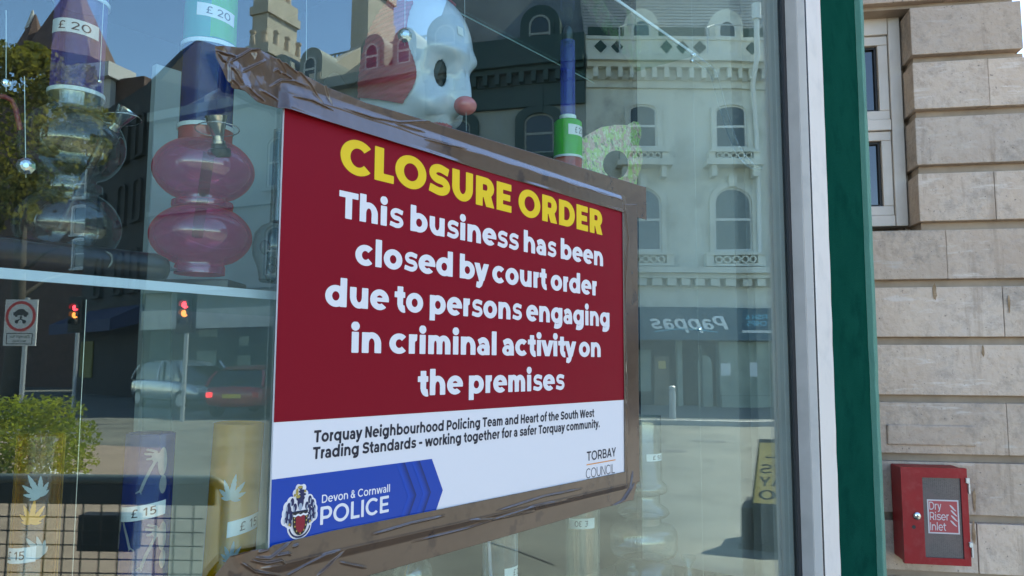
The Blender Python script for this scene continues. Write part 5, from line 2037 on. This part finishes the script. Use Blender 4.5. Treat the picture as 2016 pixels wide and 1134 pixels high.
for (xa, za), (xb, zb) in zip(pts[:-1], pts[1:]):
    b.poly([tof(xa, za), tof(xb, zb), tof(xb, zb + .04), tof(xa, za + .04)])
b.build('wave_line', M['sky_print'], fas, fix=False)
def s1(px): return F1.S(px, 740)
def zz(py): return F1.Z(1400, py)
b = MB(F1.fn)
b.box(.1, .9, .02, LEN1, 1.19, 3.29)
b.box(.1, .05, .02, .35, .9, 3.29)
b.build('shop_recess', M['shopdark'], T1)
b = MB(F1.fn)
b.box(s1(1418), .02, .02, s1(1519), .14, zz(672) - .02)
b.box(s1(1519) + .02, -.06, 0, LEN1, .2, 3.28)
b.build('shop_panel', M['shop_cream'], T1)
b = MB(F1.fn)
b.box(s1(1420), -.03, .02, s1(1517), .018, zz(780))
b.build('stall_riser', M['shop_cream'], T1)
b = MB(F1.fn)
b.box(s1(1417), -.02, zz(782), s1(1517), .017, zz(779))
b.box(s1(1411), -.04, .02, s1(1417), .017, zz(680))
b.box(s1(1382), -.0, .02, s1(1386), .3, zz(680))
b.build('shop_frame', M['trim_green'], T1)
b = MB(F1.fn)
b.box(s1(1296), .6, .05, s1(1325), .72, zz(703))
dr = b.build('door', smat('brown_door', (.22, .17, .11)), T1)
b = MB(F1.fn)
b.box(s1(1304), .57, zz(728), s1(1318), .6, zz(712))
b.build('door_notice', M['road_yellow'], dr)
b = MB(F1.fn)
b.box(s1(1258), .5, .6, s1(1288), .62, zz(690))
b.build('menu_panel', M['shop_cream'], T1)
b = MB(F1.fn)
b.box(s1(1337), .2, .02, s1(1347), .5, 3.29)
b.build('pillar', M['shop_cream'], T1)
b = MB(F1.fn)
b.prism(arch(s1(1379), s1(1405), .05, zz(700), .35), lambda u, v, d: (u, d, v), .1, .2)
b.build('arched_panel', M['shop_cream'], T1)
for pa, pb, ya, yb in ((1420, 1438, 716, 740), (1474, 1490, 714, 742)):
    b = MB(F1.fn)
    b.box(s1(pa), -.0, zz(yb), s1(pb), .019, zz(ya))
    b.build('wall_poster', M['sign_white'], T1)

# green trimmed neighbour
F2 = Fac(A1, 26, 13)
T2 = thing('green_trimmed_building', 'cream terrace building with black green cornice and window surrounds', 'building', tuple(F2.fn(0, 0, 0)), 'terrace across the street')
S2 = F2.S(838, 300)
b = MB(F2.fn)
b.box(S2, 0, 0, 0, 9, 12.9)
b.build('wall', M['stucco_grey'], T2)
cornice(F2, S2, -.02, 'trim_green', T2)
b = MB(F2.fn)
b.box(S2, -.2, 12.12, -.02, .25, 13.05)
b.box(S2, -.16, 10.55, -.02, .01, 11.10)
b.build('parapet', M['trim_green'], T2)
b = MB(F2.fn)
b.hexa([(S2, .35, 12.9), (-.02, .35, 12.9), (-.02, 9, 12.9), (S2, 9, 12.9)], [(S2, 3.0, 17.0), (-.02, 3.0, 17.0), (-.02, 7, 17.0), (S2, 7, 17.0)])
b.build('roof', M['slate_dark'], T2)
for px in (1063, 905):
    c = F2.S(px, 240)
    window(T2, F2, c, 1.0, 8.9, 10.30, .3, 'trim_green', .30, sash='stucco_grey')
    window(T2, F2, c, 1.1, 5.3, 7.4, .5, 'trim_green', .30, sash='stucco_grey')
    q = MB(F2.fn)
    q.box(c - .14, -.2, 10.3, c + .14, .0, 11.1)
    q.build('keystone', M['trim_green'], T2)
for px in (1062, 880):
    c = F2.S(px, 60)
    q = MB(F2.fn)
    q.prism(arch(c - .72, c + .72, 12.2, 14.3, .7), lambda u, v, d: (u, d, v), .02, 2.0)
    q.build('dormer', M['trim_green'], T2)
    window(T2, F2, c, .78, 12.5, 13.9, .38, 'trim_green', .1, d=.015, proud=.06, sash='stucco_grey')

# receding terrace with raking party walls
F3 = Fac(F2.a + S2 * F2.e[0], F2.b + S2 * F2.e[1], 25)
T3 = thing('grey_terrace', 'long grey stucco terrace with dormers and stepped chimney walls', 'building', tuple(F3.fn(0, 0, 0)), 'terrace across the street')
S3 = F3.S(296, 400)
b = MB(F3.fn)
b.box(S3, 0, 3.2, -.02, 9, 12.4)
b.box(S3, .5, 0, -.02, 9, 3.2)
b.build('wall', M['stucco_grey'], T3)
b = MB(F3.fn)
b.box(S3, -.4, 12.1, -.02, .01, 12.5)
b.box(S3, -.2, 7.9, -.02, .01, 8.1)
b.box(S3, -.3, 4.5, -.02, .01, 4.7)
b.build('cornice', M['stucco_grey'], T3)
b = MB(F3.fn)
b.hexa([(S3, .2, 12.4), (-.02, .2, 12.4), (-.02, 8, 12.4), (S3, 8, 12.4)], [(S3, 3.6, 15.2), (-.02, 3.6, 15.2), (-.02, 5, 15.2), (S3, 5, 15.2)])
b.build('roof', M['slate_dark'], T3)
b = MB(F3.fn)
x = S3
while x < 0:
    b.box(x, 3.7, 15.2, x + .06, 3.75, 15.45)
    x += .22
b.box(S3, 3.7, 15.45, -.02, 3.76, 15.5)
b.build('ridge_cresting', M['stucco_grey'], T3)
for px in (625, 420):
    c = F3.S(px, 125)
    q = MB(F3.fn)
    q.hexa([(c - .28, -.15, 12.3), (c + .28, -.15, 12.3), (c + .28, 5, 12.3), (c - .28, 5, 12.3)], [(c - .28, -.15, 12.9), (c + .28, -.15, 12.9), (c + .28, 5, 16.9), (c - .28, 5, 16.9)])
    q.build('party_wall', M['chimney'], T3)
    q = MB(F3.fn)
    q.box(c - .45, 2.6, 14, c + .45, 4.6, 18.6)
    q.box(c - .55, 2.5, 17.6, c + .55, 4.7, 18.0)
    ch = q.build('chimney', M['chimney'], T3)
    for k in range(5):
        q = MB(F3.fn)
        w = F3.fn(c, 2.8 + k * .4, 18.6)
        q = MB()
        q.lathe([(.15, 0), (.12, .8), (.16, .85), (.16, .95), (.05, .95)], tuple(w), (0, 0, 1), 12)
        q.build('pot', M['pot'], ch)
c = F3.S(470, 60)
q = MB(F3.fn)
q.box(c - .6, 1.2, 12, c + .5, 3.6, 15.3)
q.box(c - .7, 1.1, 14.9, c + .6, 3.7, 15.35)
ch = q.build('chimney', M['chimney'], T3)
for k in range(10):
    w = F3.fn(c - .5 + .5 * (k % 3) * .9, 1.3 + k * .24, 15.35)
    q = MB()
    q.lathe([(.13, 0), (.10, .6), (.14, .66), (.14, .75), (.05, .75)], tuple(w), (0, 0, 1), 12)
    q.build('pot', M['pot'], ch)
for px in (556, 616, 735, 800, 470, 350):
    c = F3.S(px, 100)
    q = MB(F3.fn)
    q.prism(arch(c - .55, c + .55, 12.3, 14.0, .55), lambda u, v, d: (u, d, v), -.1, 2.2)
    if px in (350, 470): continue
    q.build('dormer', M['stucco_grey'], T3)
    window(T3, F3, c, .6, 12.6, 13.6, .3, 'stucco_grey', .08, d=-.105, proud=.05)
    window(T3, F3, c, .95, 8.6, 10.6, .3, 'stucco_grey', .14)
    window(T3, F3, c, .95, 5.0, 7.0, .3, 'stucco_grey', .14)
f0, f1 = S3 + .1, F3.S(546, 620)
b = MB(F3.fn)
b.box(S3, -.2, 2.95, -.02, .0, 3.75)
b.build('fascia', M['stucco'], T3)
b = MB(F3.fn)
b.box(S3, .3, .0, -.02, .49, 2.95)
b.build('shop_recess', smat('slate_green_shop_front', (.055, .085, .085), (.04, .065, .065), 1), T3)
for pa, pb, ya, yb in ((382, 418, 646, 662), (380, 418, 690, 722), (462, 480, 662, 680), (460, 484, 700, 724)):
    b = MB(F3.fn)
    b.box(F3.S(pa, 690), .25, F3.Z((pa + pb) / 2, yb), F3.S(pb, 690), .298, F3.Z((pa + pb) / 2, ya))
    b.build('wall_poster', M['shop_cream'], T3)

# dark building and turreted brick building beyond
F4 = Fac(F3.a + (S3 - .05) * F3.e[0], F3.b + (S3 - .05) * F3.e[1], 44)
T4 = thing('shaded_building', 'dark building with shade painted into its walls beside the grey terrace', 'building', tuple(F4.fn(0, 0, 0)))
S4 = F4.S(168, 400)
b = MB(F4.fn)
b.box(S4, 0, 0, 0, 8, 14.2)
b.build('wall', M['black_build'], T4)
b = MB(F4.fn)
for k, (u0, u1, h) in enumerate(((.0, .35, 2.6), (.42, .62, 1.2), (.7, 1.0, 1.6))):
    b.hexa([(S4 * u1, .2, 14.2), (S4 * u0, .2, 14.2), (S4 * u0, 7, 14.2), (S4 * u1, 7, 14.2)], [(S4 * (u1 * .8 + u0 * .2), 2, 14.2 + h), (S4 * (u0 * .8 + u1 * .2), 2, 14.2 + h), (S4 * (u0 * .8 + u1 * .2), 5, 14.2 + h), (S4 * (u1 * .8 + u0 * .2), 5, 14.2 + h)])
b.build('roof', M['black_build'], T4)
for px in (205, 245, 275):
    c = F4.S(px, 350)
    for z0 in (4.8, 8.0, 11.0):
        window(T4, F4, c, .8, z0, z0 + 1.8, .25, 'black_build', .12, sash='black_build', glass='black_build')
b = MB(F4.fn)
b.hexa([(S4, -1.4, 2.9), (0, -1.4, 2.9), (0, 0, 3.3), (S4, 0, 3.3)], [(S4, -1.4, 3.4), (0, -1.4, 3.4), (0, 0, 4.1), (S4, 0, 4.1)])
b.build('awning', mat('navy_canvas', (.012, .025, .08), .8), T4)
b = MB(F4.fn)
b.box(S4 * .93, -.08, .8, S4 * .72, -.01, 2.6)
b.build('wall_poster', mat('faded_yellow_poster', (.16, .15, .02), .7), T4)

def fc(px, py, b_): return Vector(st(*ab(px, py, b_)))
T5 = thing('turreted_brick_house', 'brown brick house with two pointed turret roofs and a white cornice', 'building', tuple(st(*ab(150, 717, 46)[:2], 0)))
F5 = Fac(ab(266, 500, 45)[0], 45, 18)
L5 = F5.S(-150, 400)
b = MB(F5.fn)
b.box(L5, 0, 0, 0, 9, F5.Z(150, 165))
b.build('wall', M['brick'], T5)
b = MB(F5.fn)
zc_ = F5.Z(150, 168)
s0 = F5.S(108, 150)
sr_ = F5.S(238, 150)
b.box(s0, -.9, zc_, sr_, 1.2, zc_ + .9)
b.box(s0, -.4, zc_ - 2.4, sr_ - .3, 1, zc_)
twr = b.build('tower_storey', M['white_cornice'], T5)
b = MB(F5.fn)
for k in range(5):
    x = s0 + .5 + k * .85
    b.box(x, -.45, zc_ - 1.7, x + .4, -.405, zc_ - .4)
b.build('tower_windows', M['street_glass'], twr)
for px, ya, yb, half in ((143, -40, 130, 90), (66, 28, 118, 42)):
    q = MB()
    ap, bs = fc(px, ya, 47), fc(px, yb, 47)
    k = 47 / FOC
    q.lathe([(half * k, 0), (half * k * .55, (ap.z - bs.z) * .46), (.05, ap.z - bs.z)], (bs.x, bs.y, bs.z), (0, 0, 1), 8)
    rf = q.build('roof', M['roof_tile'], T5)
    q = MB()
    q.lathe([(.4, -1.0), (.05, .3)], tuple(ap), (0, 0, 1), 8)
    q.build('finial', M['white_cornice'], rf)
for py in (296, 362, 434, 500):
    s_, z_ = F5.px(157, py)
    window(T5, F5, s_, 1.0, z_ - .8, z_ + .9, .1, 'sash', .12)

# ------------------------------------------------------------------ trees, hedge
def crown_mesh(name, mm, par, clumps, n, size, seed):
    r = random.Random(seed)
    V, Fs = [], []
    org = ORG[par.name]
    for i in range(n):
        c, rd = clumps[r.randrange(len(clumps))]
        while True:
            p = Vector((r.uniform(-1, 1), r.uniform(-1, 1), r.uniform(-1, 1)))
            if .25 < p.length < 1: break
        q = Vector(c) + Vector((p.x * rd, p.y * rd, p.z * rd * .8))
        u = Vector((r.uniform(-1, 1), r.uniform(-1, 1), r.uniform(-1, 1))).normalized()
        w = u.orthogonal().normalized()
        s = size * r.uniform(.6, 1.3)
        k = len(V)
        for a, b_ in ((-1, 0), (0, -.55), (1, 0), (0, .55)):
            V.append(tuple(q + u * a * s + w * b_ * s - org))
        Fs.append((k, k + 1, k + 2, k + 3))
    me = bpy.data.meshes.new(name)
    me.from_pydata(V, [], Fs)
    me.materials.append(mm)
    o = bpy.data.objects.new(name, me)
    col.objects.link(o)
    o.parent = par
    return o


ta, tb, _ = ab(45, 300, 25)
t = thing('street_tree', 'big leafy tree at the left end of the street', 'tree', tuple(st(ta, tb, 0)))
b = MB()
base = st(ta, tb, 0)
b.tube([tuple(base), tuple(base + Vector((.1, 0, 3))), tuple(base + Vector((0, .1, 7))), tuple(base + Vector((.2, 0, 10)))], [.28, .22, .15, .04], 12)
for k in range(7):
    a = k * .9
    p0 = base + Vector((0, 0, 3.5 + k * .8))
    b.tube([tuple(p0), tuple(p0 + Vector((math.cos(a) * .9, math.sin(a) * .9, .8))), tuple(p0 + Vector((math.cos(a) * 1.8, math.sin(a) * 1.8, 1.2)))], [.1, .06, .02], 8)
b.build('trunk', M['bark'], t, smooth=50)
rt = random.Random(31)
cl = []
for px, py, rd in ((20, 130, 1.0), (90, 140, .9), (140, 190, .9), (60, 210, 1.2), (0, 240, 1.2), (120, 260, 1.0), (165, 290, .6), (60, 320, 1.1), (0, 350, 1.1), (110, 350, .7), (30, 410, .7), (-60, 250, 1.4), (-80, 150, 1.2), (-80, 370, 1.2), (70, 105, .5), (170, 230, .5)):
    c = fc(px, py, 25 + rt.uniform(-1, 1))
    cl.append((c, rd))
    for k in range(3):
        cl.append((c + Vector((rt.uniform(-1, 1), rt.uniform(-1, 1), rt.uniform(-1, 1))) * rd, rd * .45))
crown_mesh('crown', M['leaf_a'], t, cl, 15000, .10, 3)
ta, tb, _ = ab(40, 900, 9.6)
t = thing('hedge_bush', 'bright green clipped bush at the left of the road', 'bush', tuple(st(ta, tb, 0)))
cl = []
for px in range(-260, 180, 34):
    for z in (.28, .62, .9):
        e = max(0, (px - 90) / 90)
        if z > .95 - .55 * e * e: continue
        a, b_, _ = ab(px, 850, 9.8 + rt.uniform(-.35, .35))
        cl.append((st(a, b_, z), .30))
crown_mesh('leaves', M['leaf_b'], t, cl, 14000, .028, 5)
b = MB()
for px in (-180, -60, 60):
    a, b_, _ = ab(px, 850, 9.8)
    b.tube([tuple(st(a, b_, 0)), tuple(st(a, b_, .5))], .03, 8)
b.build('stems', M['bark'], t)

# ------------------------------------------------------------------ ground sheets
def sheet(name, pts, z, mm):
    b = MB()
    b.poly([tuple(st(a, b_, z)) for a, b_ in pts])
    return tag(b.build(name, M[mm], fix=False), kind='structure')
sheet('paving', [(-14, 2.2), (-1.25, 2.2), (-2.4, 5.5), (-6.2, 14), (-16, 17)], .004, 'paving')
b = MB(lambda a, b_, z: st(a, b_, z))
b.box(-2, 19.9, 0, 14, 26.9, .12)
tag(b.build('far_pavement', M['shade_paving']), kind='structure')
b = MB(lambda a, b_, z: st(a, b_, z))
b.box(-2, 19.7, 0, 14, 19.895, .125)
tag(b.build('kerb', M['kerb']), kind='structure')
for pts in ([(-7.9, 12.4), (-7.3, 12.2), (-6.3, 10.9), (-6.5, 10.7)], [(-6.5, 10.7), (-6.2, 10.95), (-4.3, 10.0), (-4.6, 9.8)], [(-4.6, 9.8), (-4.3, 10.0), (-4.2, 8.6), (-4.5, 8.7)]):
    sheet('road_marking', pts, .009, 'road_white')
M['patch'] = smat('dark_asphalt_patch', (.08, .078, .072))
for (px, py, w_, h_) in ((1325, 888, 50, 5), (1408, 869, 40, 3), (1375, 868, 20, 3), (1280, 870, 60, 4)):
    c0, c1 = [], []
    q = []
    for x, y in ((px - w_ / 2, py + h_ / 2), (px + w_ / 2, py + h_ / 2), (px + w_ / 2, py - h_ / 2), (px - w_ / 2, py - h_ / 2)):
        r = ray(x, y)
        t_ = -1.55 / r.z
        q.append((r.dot(R0) * t_, r.dot(FH) * t_))
    sheet('road_patch', q, .005, 'patch')
q = []
for x, y in ((960, 1066), (1020, 1084), (1090, 1112), (1092, 1114.5), (1020, 1086.5), (960, 1068)):
    r = ray(x, y)
    t_ = -1.55 / r.z
    q.append((r.dot(R0) * t_, r.dot(FH) * t_))
sheet('road_crack', q, .0055, 'patch')

# ------------------------------------------------------------------ street furniture
def gpt(px, py):
    r = ray(px, py)
    t_ = -1.55 / r.z
    return r.dot(R0) * t_, r.dot(FH) * t_
for px in (1324, 1120, 1560):
    a, b_, _ = ab(px, 800, 20.3)
    q = st(a, b_, .12)
    t = thing('bollard', {1324: 'steel bollard before the blue fish bar door', 1120: 'steel bollard before the green trimmed building', 1560: 'steel bollard at the right end of the fish bar front'}[px], 'bollard', tuple(q), 'bollards along the far kerb')
    b = MB()
    b.lathe([(.085, 0), (.085, .72), (.06, .72), (.06, .75), (.085, .76), (.085, .82), (.05, .85), (.01, .855)], tuple(q), (0, 0, 1), 20)
    b.build('post', M['steel'], t, smooth=40)


def traffic_light(px, pyr, b_, lab):
    a, _, zr = ab(px, pyr, b_)
    t = thing('traffic_light', lab, 'traffic light', tuple(st(a, b_, 0)), 'red traffic lights')
    f = lambda u, v, w: st(a + u, b_ + v, w)
    b = MB()
    b.tube([tuple(st(a + .02, b_ + .16, 0)), tuple(st(a + .02, b_ + .16, zr + .35))], .057, 12)
    b.build('pole', M['steel'], t, smooth=50)
    b = MB(f)
    b.box(-.17, 0, zr - .62, .17, .14, zr + .22)
    b.box(-.26, .1, zr - .74, .26, .13, zr + .34)
    b.build('housing', M['black_iron'], t)
    for dz, mm in ((0, 'lamp_red'), (-.22, 'lamp_amber'), (-.44, 'black_iron')):
        b = MB()
        b.lathe([(.001, .0), (.095, 0), (.08, .03), (.001, .04)], tuple(f(0, 0, zr + dz)), tuple(f(0, -1, 0) - f(0, 0, 0)), 20)
        b.build('lamp', M[mm], t, smooth=40)
        b = MB(f)
        b.ring([(.12 * math.cos(rad(k)), zr + dz + .12 * math.sin(rad(k))) for k in range(-20, 201, 20)], [(.105 * math.cos(rad(k)), zr + dz + .105 * math.sin(rad(k))) for k in range(-20, 201, 20)], lambda u, v, d: (u, d, v), -.16, -.005, close=False)
        b.build('lamp_hood', M['black_iron'], t)


traffic_light(365, 599, 20, 'traffic light showing red and amber before the grey terrace')
traffic_light(145, 604, 23, 'traffic light showing red before the turreted brick house')

a, b_, zc = ab(36, 634, 15.2)
t = thing('road_sign', 'white road sign with a red ring and a small plate at the left', 'sign', tuple(st(a, b_, 0)))
f = lambda u, v, w: st(a + u, b_ + v, w)
b = MB()
for u in (.08,):
    b.tube([tuple(f(u, .06, 0)), tuple(f(u, .06, zc + .5))], .045, 12)
b.build('pole', M['steel'], t, smooth=50)
b = MB(f)
b.box(-.32, 0, zc - .45, .32, .03, zc + .46)
bk = b.build('backing', M['sign_white'], t)
b = MB(f)
cir = lambda r_, n=36: [(r_ * math.cos(2 * math.pi * k / n), zc + .13 + r_ * math.sin(2 * math.pi * k / n)) for k in range(n)]
b.ring(cir(.30), cir(.245), lambda u, v, d: (u, d, v), -.006, -.001)
b.build('red_ring', M['sign_red'], bk)
b = MB(f)
carf = Un(It(El(0, .3, .34, .22), Hp(0, -1, -.3)), Bx(-.5, .1, .5, .32), El(-.3, .08, .1, .1), El(.3, .08, .1, .1), El(-.25, -.32, .13, .13), El(.25, -.32, .13, .13), Pl([(-.25, -.3), (0, -.12), (.25, -.3)], .08), El(.02, -.02, .08, .08))
for pl_ in field_polys(carf, -.6, .6, -.6, .7, .05):
    b.poly([(u * .30, -.003, zc + .12 + w * .30) for u, w in pl_])
b.build('vehicle_symbol', M['ink'], bk, fix=False)
b = MB(f)
b.ring([(-.26, zc - .42), (.26, zc - .42), (.26, zc - .2), (-.26, zc - .2)], [(-.245, zc - .405), (.245, zc - .405), (.245, zc - .215), (-.245, zc - .215)], lambda u, v, d: (u, d, v), -.005, -.001)
b.build('plate_border', M['ink'], bk)
for txt, z_, x_ in (('Except for', zc - .295, .2), ('access', zc - .38, .14)):
    b = MB(f)
    write(b, txt, lambda u, w: (u, -.003, w), x_, -x_, z_, .055, .17, .14, .06)
    b.build('lettering', M['ink'], bk, fix=False)

# mesh barrier close by
t = thing('mesh_barrier', 'black mesh barrier panel standing on the pinkish paving', 'barrier', tuple(st(-1.9, 3.4, 0)))
xr = ab(446, 1000, 3.4)[0]
f = lambda u, v, w: st(u, 3.4 + v + (xr - u) * .02, w)
b = MB(f)
zt2 = 1.55 - (945 - 717) / FOC * 3.4
def tube_rect(x0, x1, z0, z1_, r_):
    pts = arc(x1 - r_, z1_ - r_, r_, r_, 0, 90, 6) + arc(x0 + r_, z1_ - r_, r_, r_, 90, 180, 6)
    return [(x1, z0)] + pts + [(x0, z0)]
pp_ = [tuple(f(u, 0, w)) for u, w in tube_rect(xr - 1.9, xr, 0.0, zt2, .07)]
b2 = MB()
b2.tube(pp_, .021, 12)
b2.build('frame', mat('dark_grey_green_frame', (.10, .125, .12), .5), t, smooth=50)
b = MB(f)
b.box(xr - 1.86, -.012, zt2 - .105, xr - .045, .012, zt2 - .02)
b.build('top_rail', M['black_iron'], t)
b = MB(f)
x = xr - 1.86
while x < xr - .09:
    b.box(x, -.003, .12, x + .0055, .003, zt2 - .105)
    x += .082
z = .12
while z < zt2 - .1:
    b.box(xr - 1.86, -.006, z, xr - .09, -.003, z + .0055)
    z += .058
b.build('mesh', M['black_iron'], t)
b = MB(f)
b.box(ab(163, 1040, 3.5)[0], .04, ab(200, 1082, 3.5)[2], ab(275, 1040, 3.5)[0], .12, ab(200, 1012, 3.5)[2])
b.build('sign_box', M['black_iron'], t)

# A board
a0, b0 = gpt(1520, 1075)
t = thing('a_board', 'yellow and black pavement A board at the right', 'sign', tuple(st(a0, b0, 0)))
th = rad(22)
f = lambda u, v, w: st(a0 + .18 + u * math.cos(th) + v * math.sin(th), b0 - u * math.sin(th) + v * math.cos(th), w)
for sg, nm in ((-1, 'front_panel'), (1, 'back_panel')):
    b = MB(f)
    b.hexa([(-.36, sg * .26, .05), (.36, sg * .26, .05), (.36, sg * .235, .05), (-.36, sg * .235, .05)], [(-.25, sg * .035, .90), (.25, sg * .035, .90), (.25, sg * .012, .90), (-.25, sg * .012, .90)])
    pn_ = b.build(nm, M['black_iron'], t)
    if sg == -1:
        g_ = lambda u, w: (u * (1 - .30 * w), -.262 + .225 * w - .006, .05 + .85 * w)
        b = MB(f)
        b.poly([g_(-.335, .38), g_(.335, .38), g_(.335, .97), g_(-.335, .97)])
        b.build('yellow_face', M['road_yellow'], pn_, fix=False)
        h_ = lambda u, w: (u * (1 - .30 * w), -.262 + .225 * w - .008, .05 + .85 * w)
        for txt, w_, xx in (('ALL', .82, .02), ('DAYS', .67, -.06), ('5 DAY', .55, -.02), ('8.00', .42, -.0)):
            b = MB(f)
            write(b, txt, h_, .28, -.30 if len(txt) > 3 else -.26, w_, .09, .17, .14, .06)
            b.build('lettering', M['ink'], pn_, fix=False)
b = MB(f)
b.box(-.42, -.30, 0, .42, .30, .05)
b.box(-.40, -.29, .05, -.30, .28, .35)
b.build('base', M['black_iron'], t)


# ------------------------------------------------------------------ cars
def car(name, label, a, b_, head, paint, L=4.2, W_=1.75, H=1.5, lit=False, suv=False, plate=False):
    """head: heading in street coordinates, degrees from away (0) towards the right (90)"""
    h = rad(head)
    e, n_ = (math.sin(h), math.cos(h)), (math.cos(h), -math.sin(h))
    f = lambda x, y, z: st(a + x * e[0] + y * n_[0], b_ + x * e[1] + y * n_[1], z)
    t = thing(name, label, 'car', tuple(f(0, 0, 0)), 'cars on the road')
    hb, w = L / 2, W_ / 2
    belt = .92 if not suv else 1.0
    sta = [(-hb, .42, belt - .20, .80), (-hb + .07, .30, belt - .02, .93), (-hb + .5, .22, belt + .02, .99), (-.6, .2, belt, 1), (.5, .2, belt - .02, 1), (hb - 1.1, .22, belt - .06, .99), (hb - .35, .26, belt - .18, .94), (hb - .06, .32, belt - .30, .84), (hb, .42, belt - .42, .74)]
    loops = []
    for x, z0, zt_, k in sta:
        y = w * k
        loops.append([(x, -y * .90, z0), (x, -y, z0 + .14), (x, -y, (z0 + zt_) / 2 + .05), (x, -y * .97, zt_ - .06), (x, -y * .86, zt_), (x, 0, zt_ + .015),
                      (x, y * .86, zt_), (x, y * .97, zt_ - .06), (x, y, (z0 + zt_) / 2 + .05), (x, y, z0 + .14), (x, y * .90, z0)])
    b = MB(f)
    b.loft(loops)
    b.build('body', M[paint], t, smooth=40, sub=1)
    gh = [(-hb + .12, belt - .02, .90, .88), (-hb + .42, H - .14, .78, .82), (-hb + .75, H - .03, .72, .80), (-.1, H, .72, .80), (.55, H - .06, .72, .80), (1.0 if not suv else .95, H - .22, .76, .82), (hb - 1.05, belt - .06, .90, .88)]
    loops = []
    for x, zt_, kt, kb in gh:
        loops.append([(x, -w * kb, belt - .08), (x, -w * (kb + kt) / 2, (belt + zt_) / 2), (x, -w * kt * .96, zt_ - .03), (x, -w * kt * .8, zt_), (x, w * kt * .8, zt_), (x, w * kt * .96, zt_ - .03), (x, w * (kb + kt) / 2, (belt + zt_) / 2), (x, w * kb, belt - .08)])
    b = MB(f)
    b.loft(loops)
    b.build('glasshouse', M['car_glass'], t, smooth=40)
    b = MB(f)
    lo2 = []
    for x, zt_, kt, kb in gh[1:6]:
        lo2.append([(x, -w * kt * .99, zt_ - .05), (x, -w * kt * .82, zt_ + .016), (x, 0, zt_ + .03), (x, w * kt * .82, zt_ + .016), (x, w * kt * .99, zt_ - .05)])
    b.loft(lo2, close=False, caps=False)
    for sg in (-1, 1):
        for (x0, x1) in ((gh[0][0], gh[1][0]), (-.25, -.25), (gh[5][0] + .5, gh[5][0])):
            z1_ = H - .04 if x0 != gh[0][0] else H - .16
            b.tube([(x0, sg * w * .90, belt - .03), ((x0 + x1) / 2, sg * w * .86, (belt + z1_) / 2), (x1, sg * w * .76, z1_)], .045, 8)
    b.build('roof', M[paint], t, smooth=40)
    for x in (-hb + .78, hb - .85):
        for sg in (-1, 1):
            o_ = f(x, sg * (w - .10), .32)
            axx = f(x, sg * w, .32) - f(x, sg * (w - 1), .32)
            b = MB()
            b.lathe([(.2, -.09), (.30, -.09), (.325, -.05), (.325, .07), (.30, .10), (.21, .11), (.2, .08)], tuple(o_), tuple(axx), 24, caps=False)
            wh = b.build('wheel', M['tyre'], t, smooth=40)
            b = MB()
            b.lathe([(.001, .06), (.06, .075), (.2, .065), (.205, .10)], tuple(o_), tuple(axx), 20)
            b.build('rim', M['steel'], wh, smooth=40)
    for sg in (-1, 1):
        b = MB(f)
        b.box(-hb - .012, sg * w * .74 - .09, belt - .34, -hb + .2, sg * w * .74 + .09, belt - .20)
        b.build('tail_lamp', M['tail'] if lit and sg < 0 else M['sign_red'], t, bevel=.02)
        b = MB(f)
        b.box(hb - .25, sg * w * .62 - .16, belt - .42, hb - .02, sg * w * .62 + .16, belt - .28)
        b.build('headlamp', M['sign_white'], t, bevel=.02)
        b = MB(f)
        b.box(.75, sg * (w + .02) - .1, belt + .0, .88, sg * (w + .02) + .1, belt + .14)
        b.build('wing_mirror', M[paint], t, bevel=.03)
    b = MB(f)
    b.box(-hb - .02, -.26, .56, -hb + .01, .26, .67)
    b.build('number_plate', M['plate'], t)
    return t


ra, rb, _ = ab(470, 790, 21)
car('car', 'red hatchback with its brake lamp lit waiting at the lights', ra, 23.1, 6, 'car_red', 4.0, 1.75, 1.45, lit=True)
sa, sb, _ = ab(352, 780, 26)
car('car', 'silver car crossing behind the red hatchback', sa, 26.5, 128, 'car_silver', 4.4, 1.85, 1.62, suv=True)
ka, kb, _ = ab(1190, 800, 21)
car('car', 'black parked car half hidden behind the notice', ka - 1.7, 19.0, 86, 'car_black', 4.0, 1.75, 1.42)
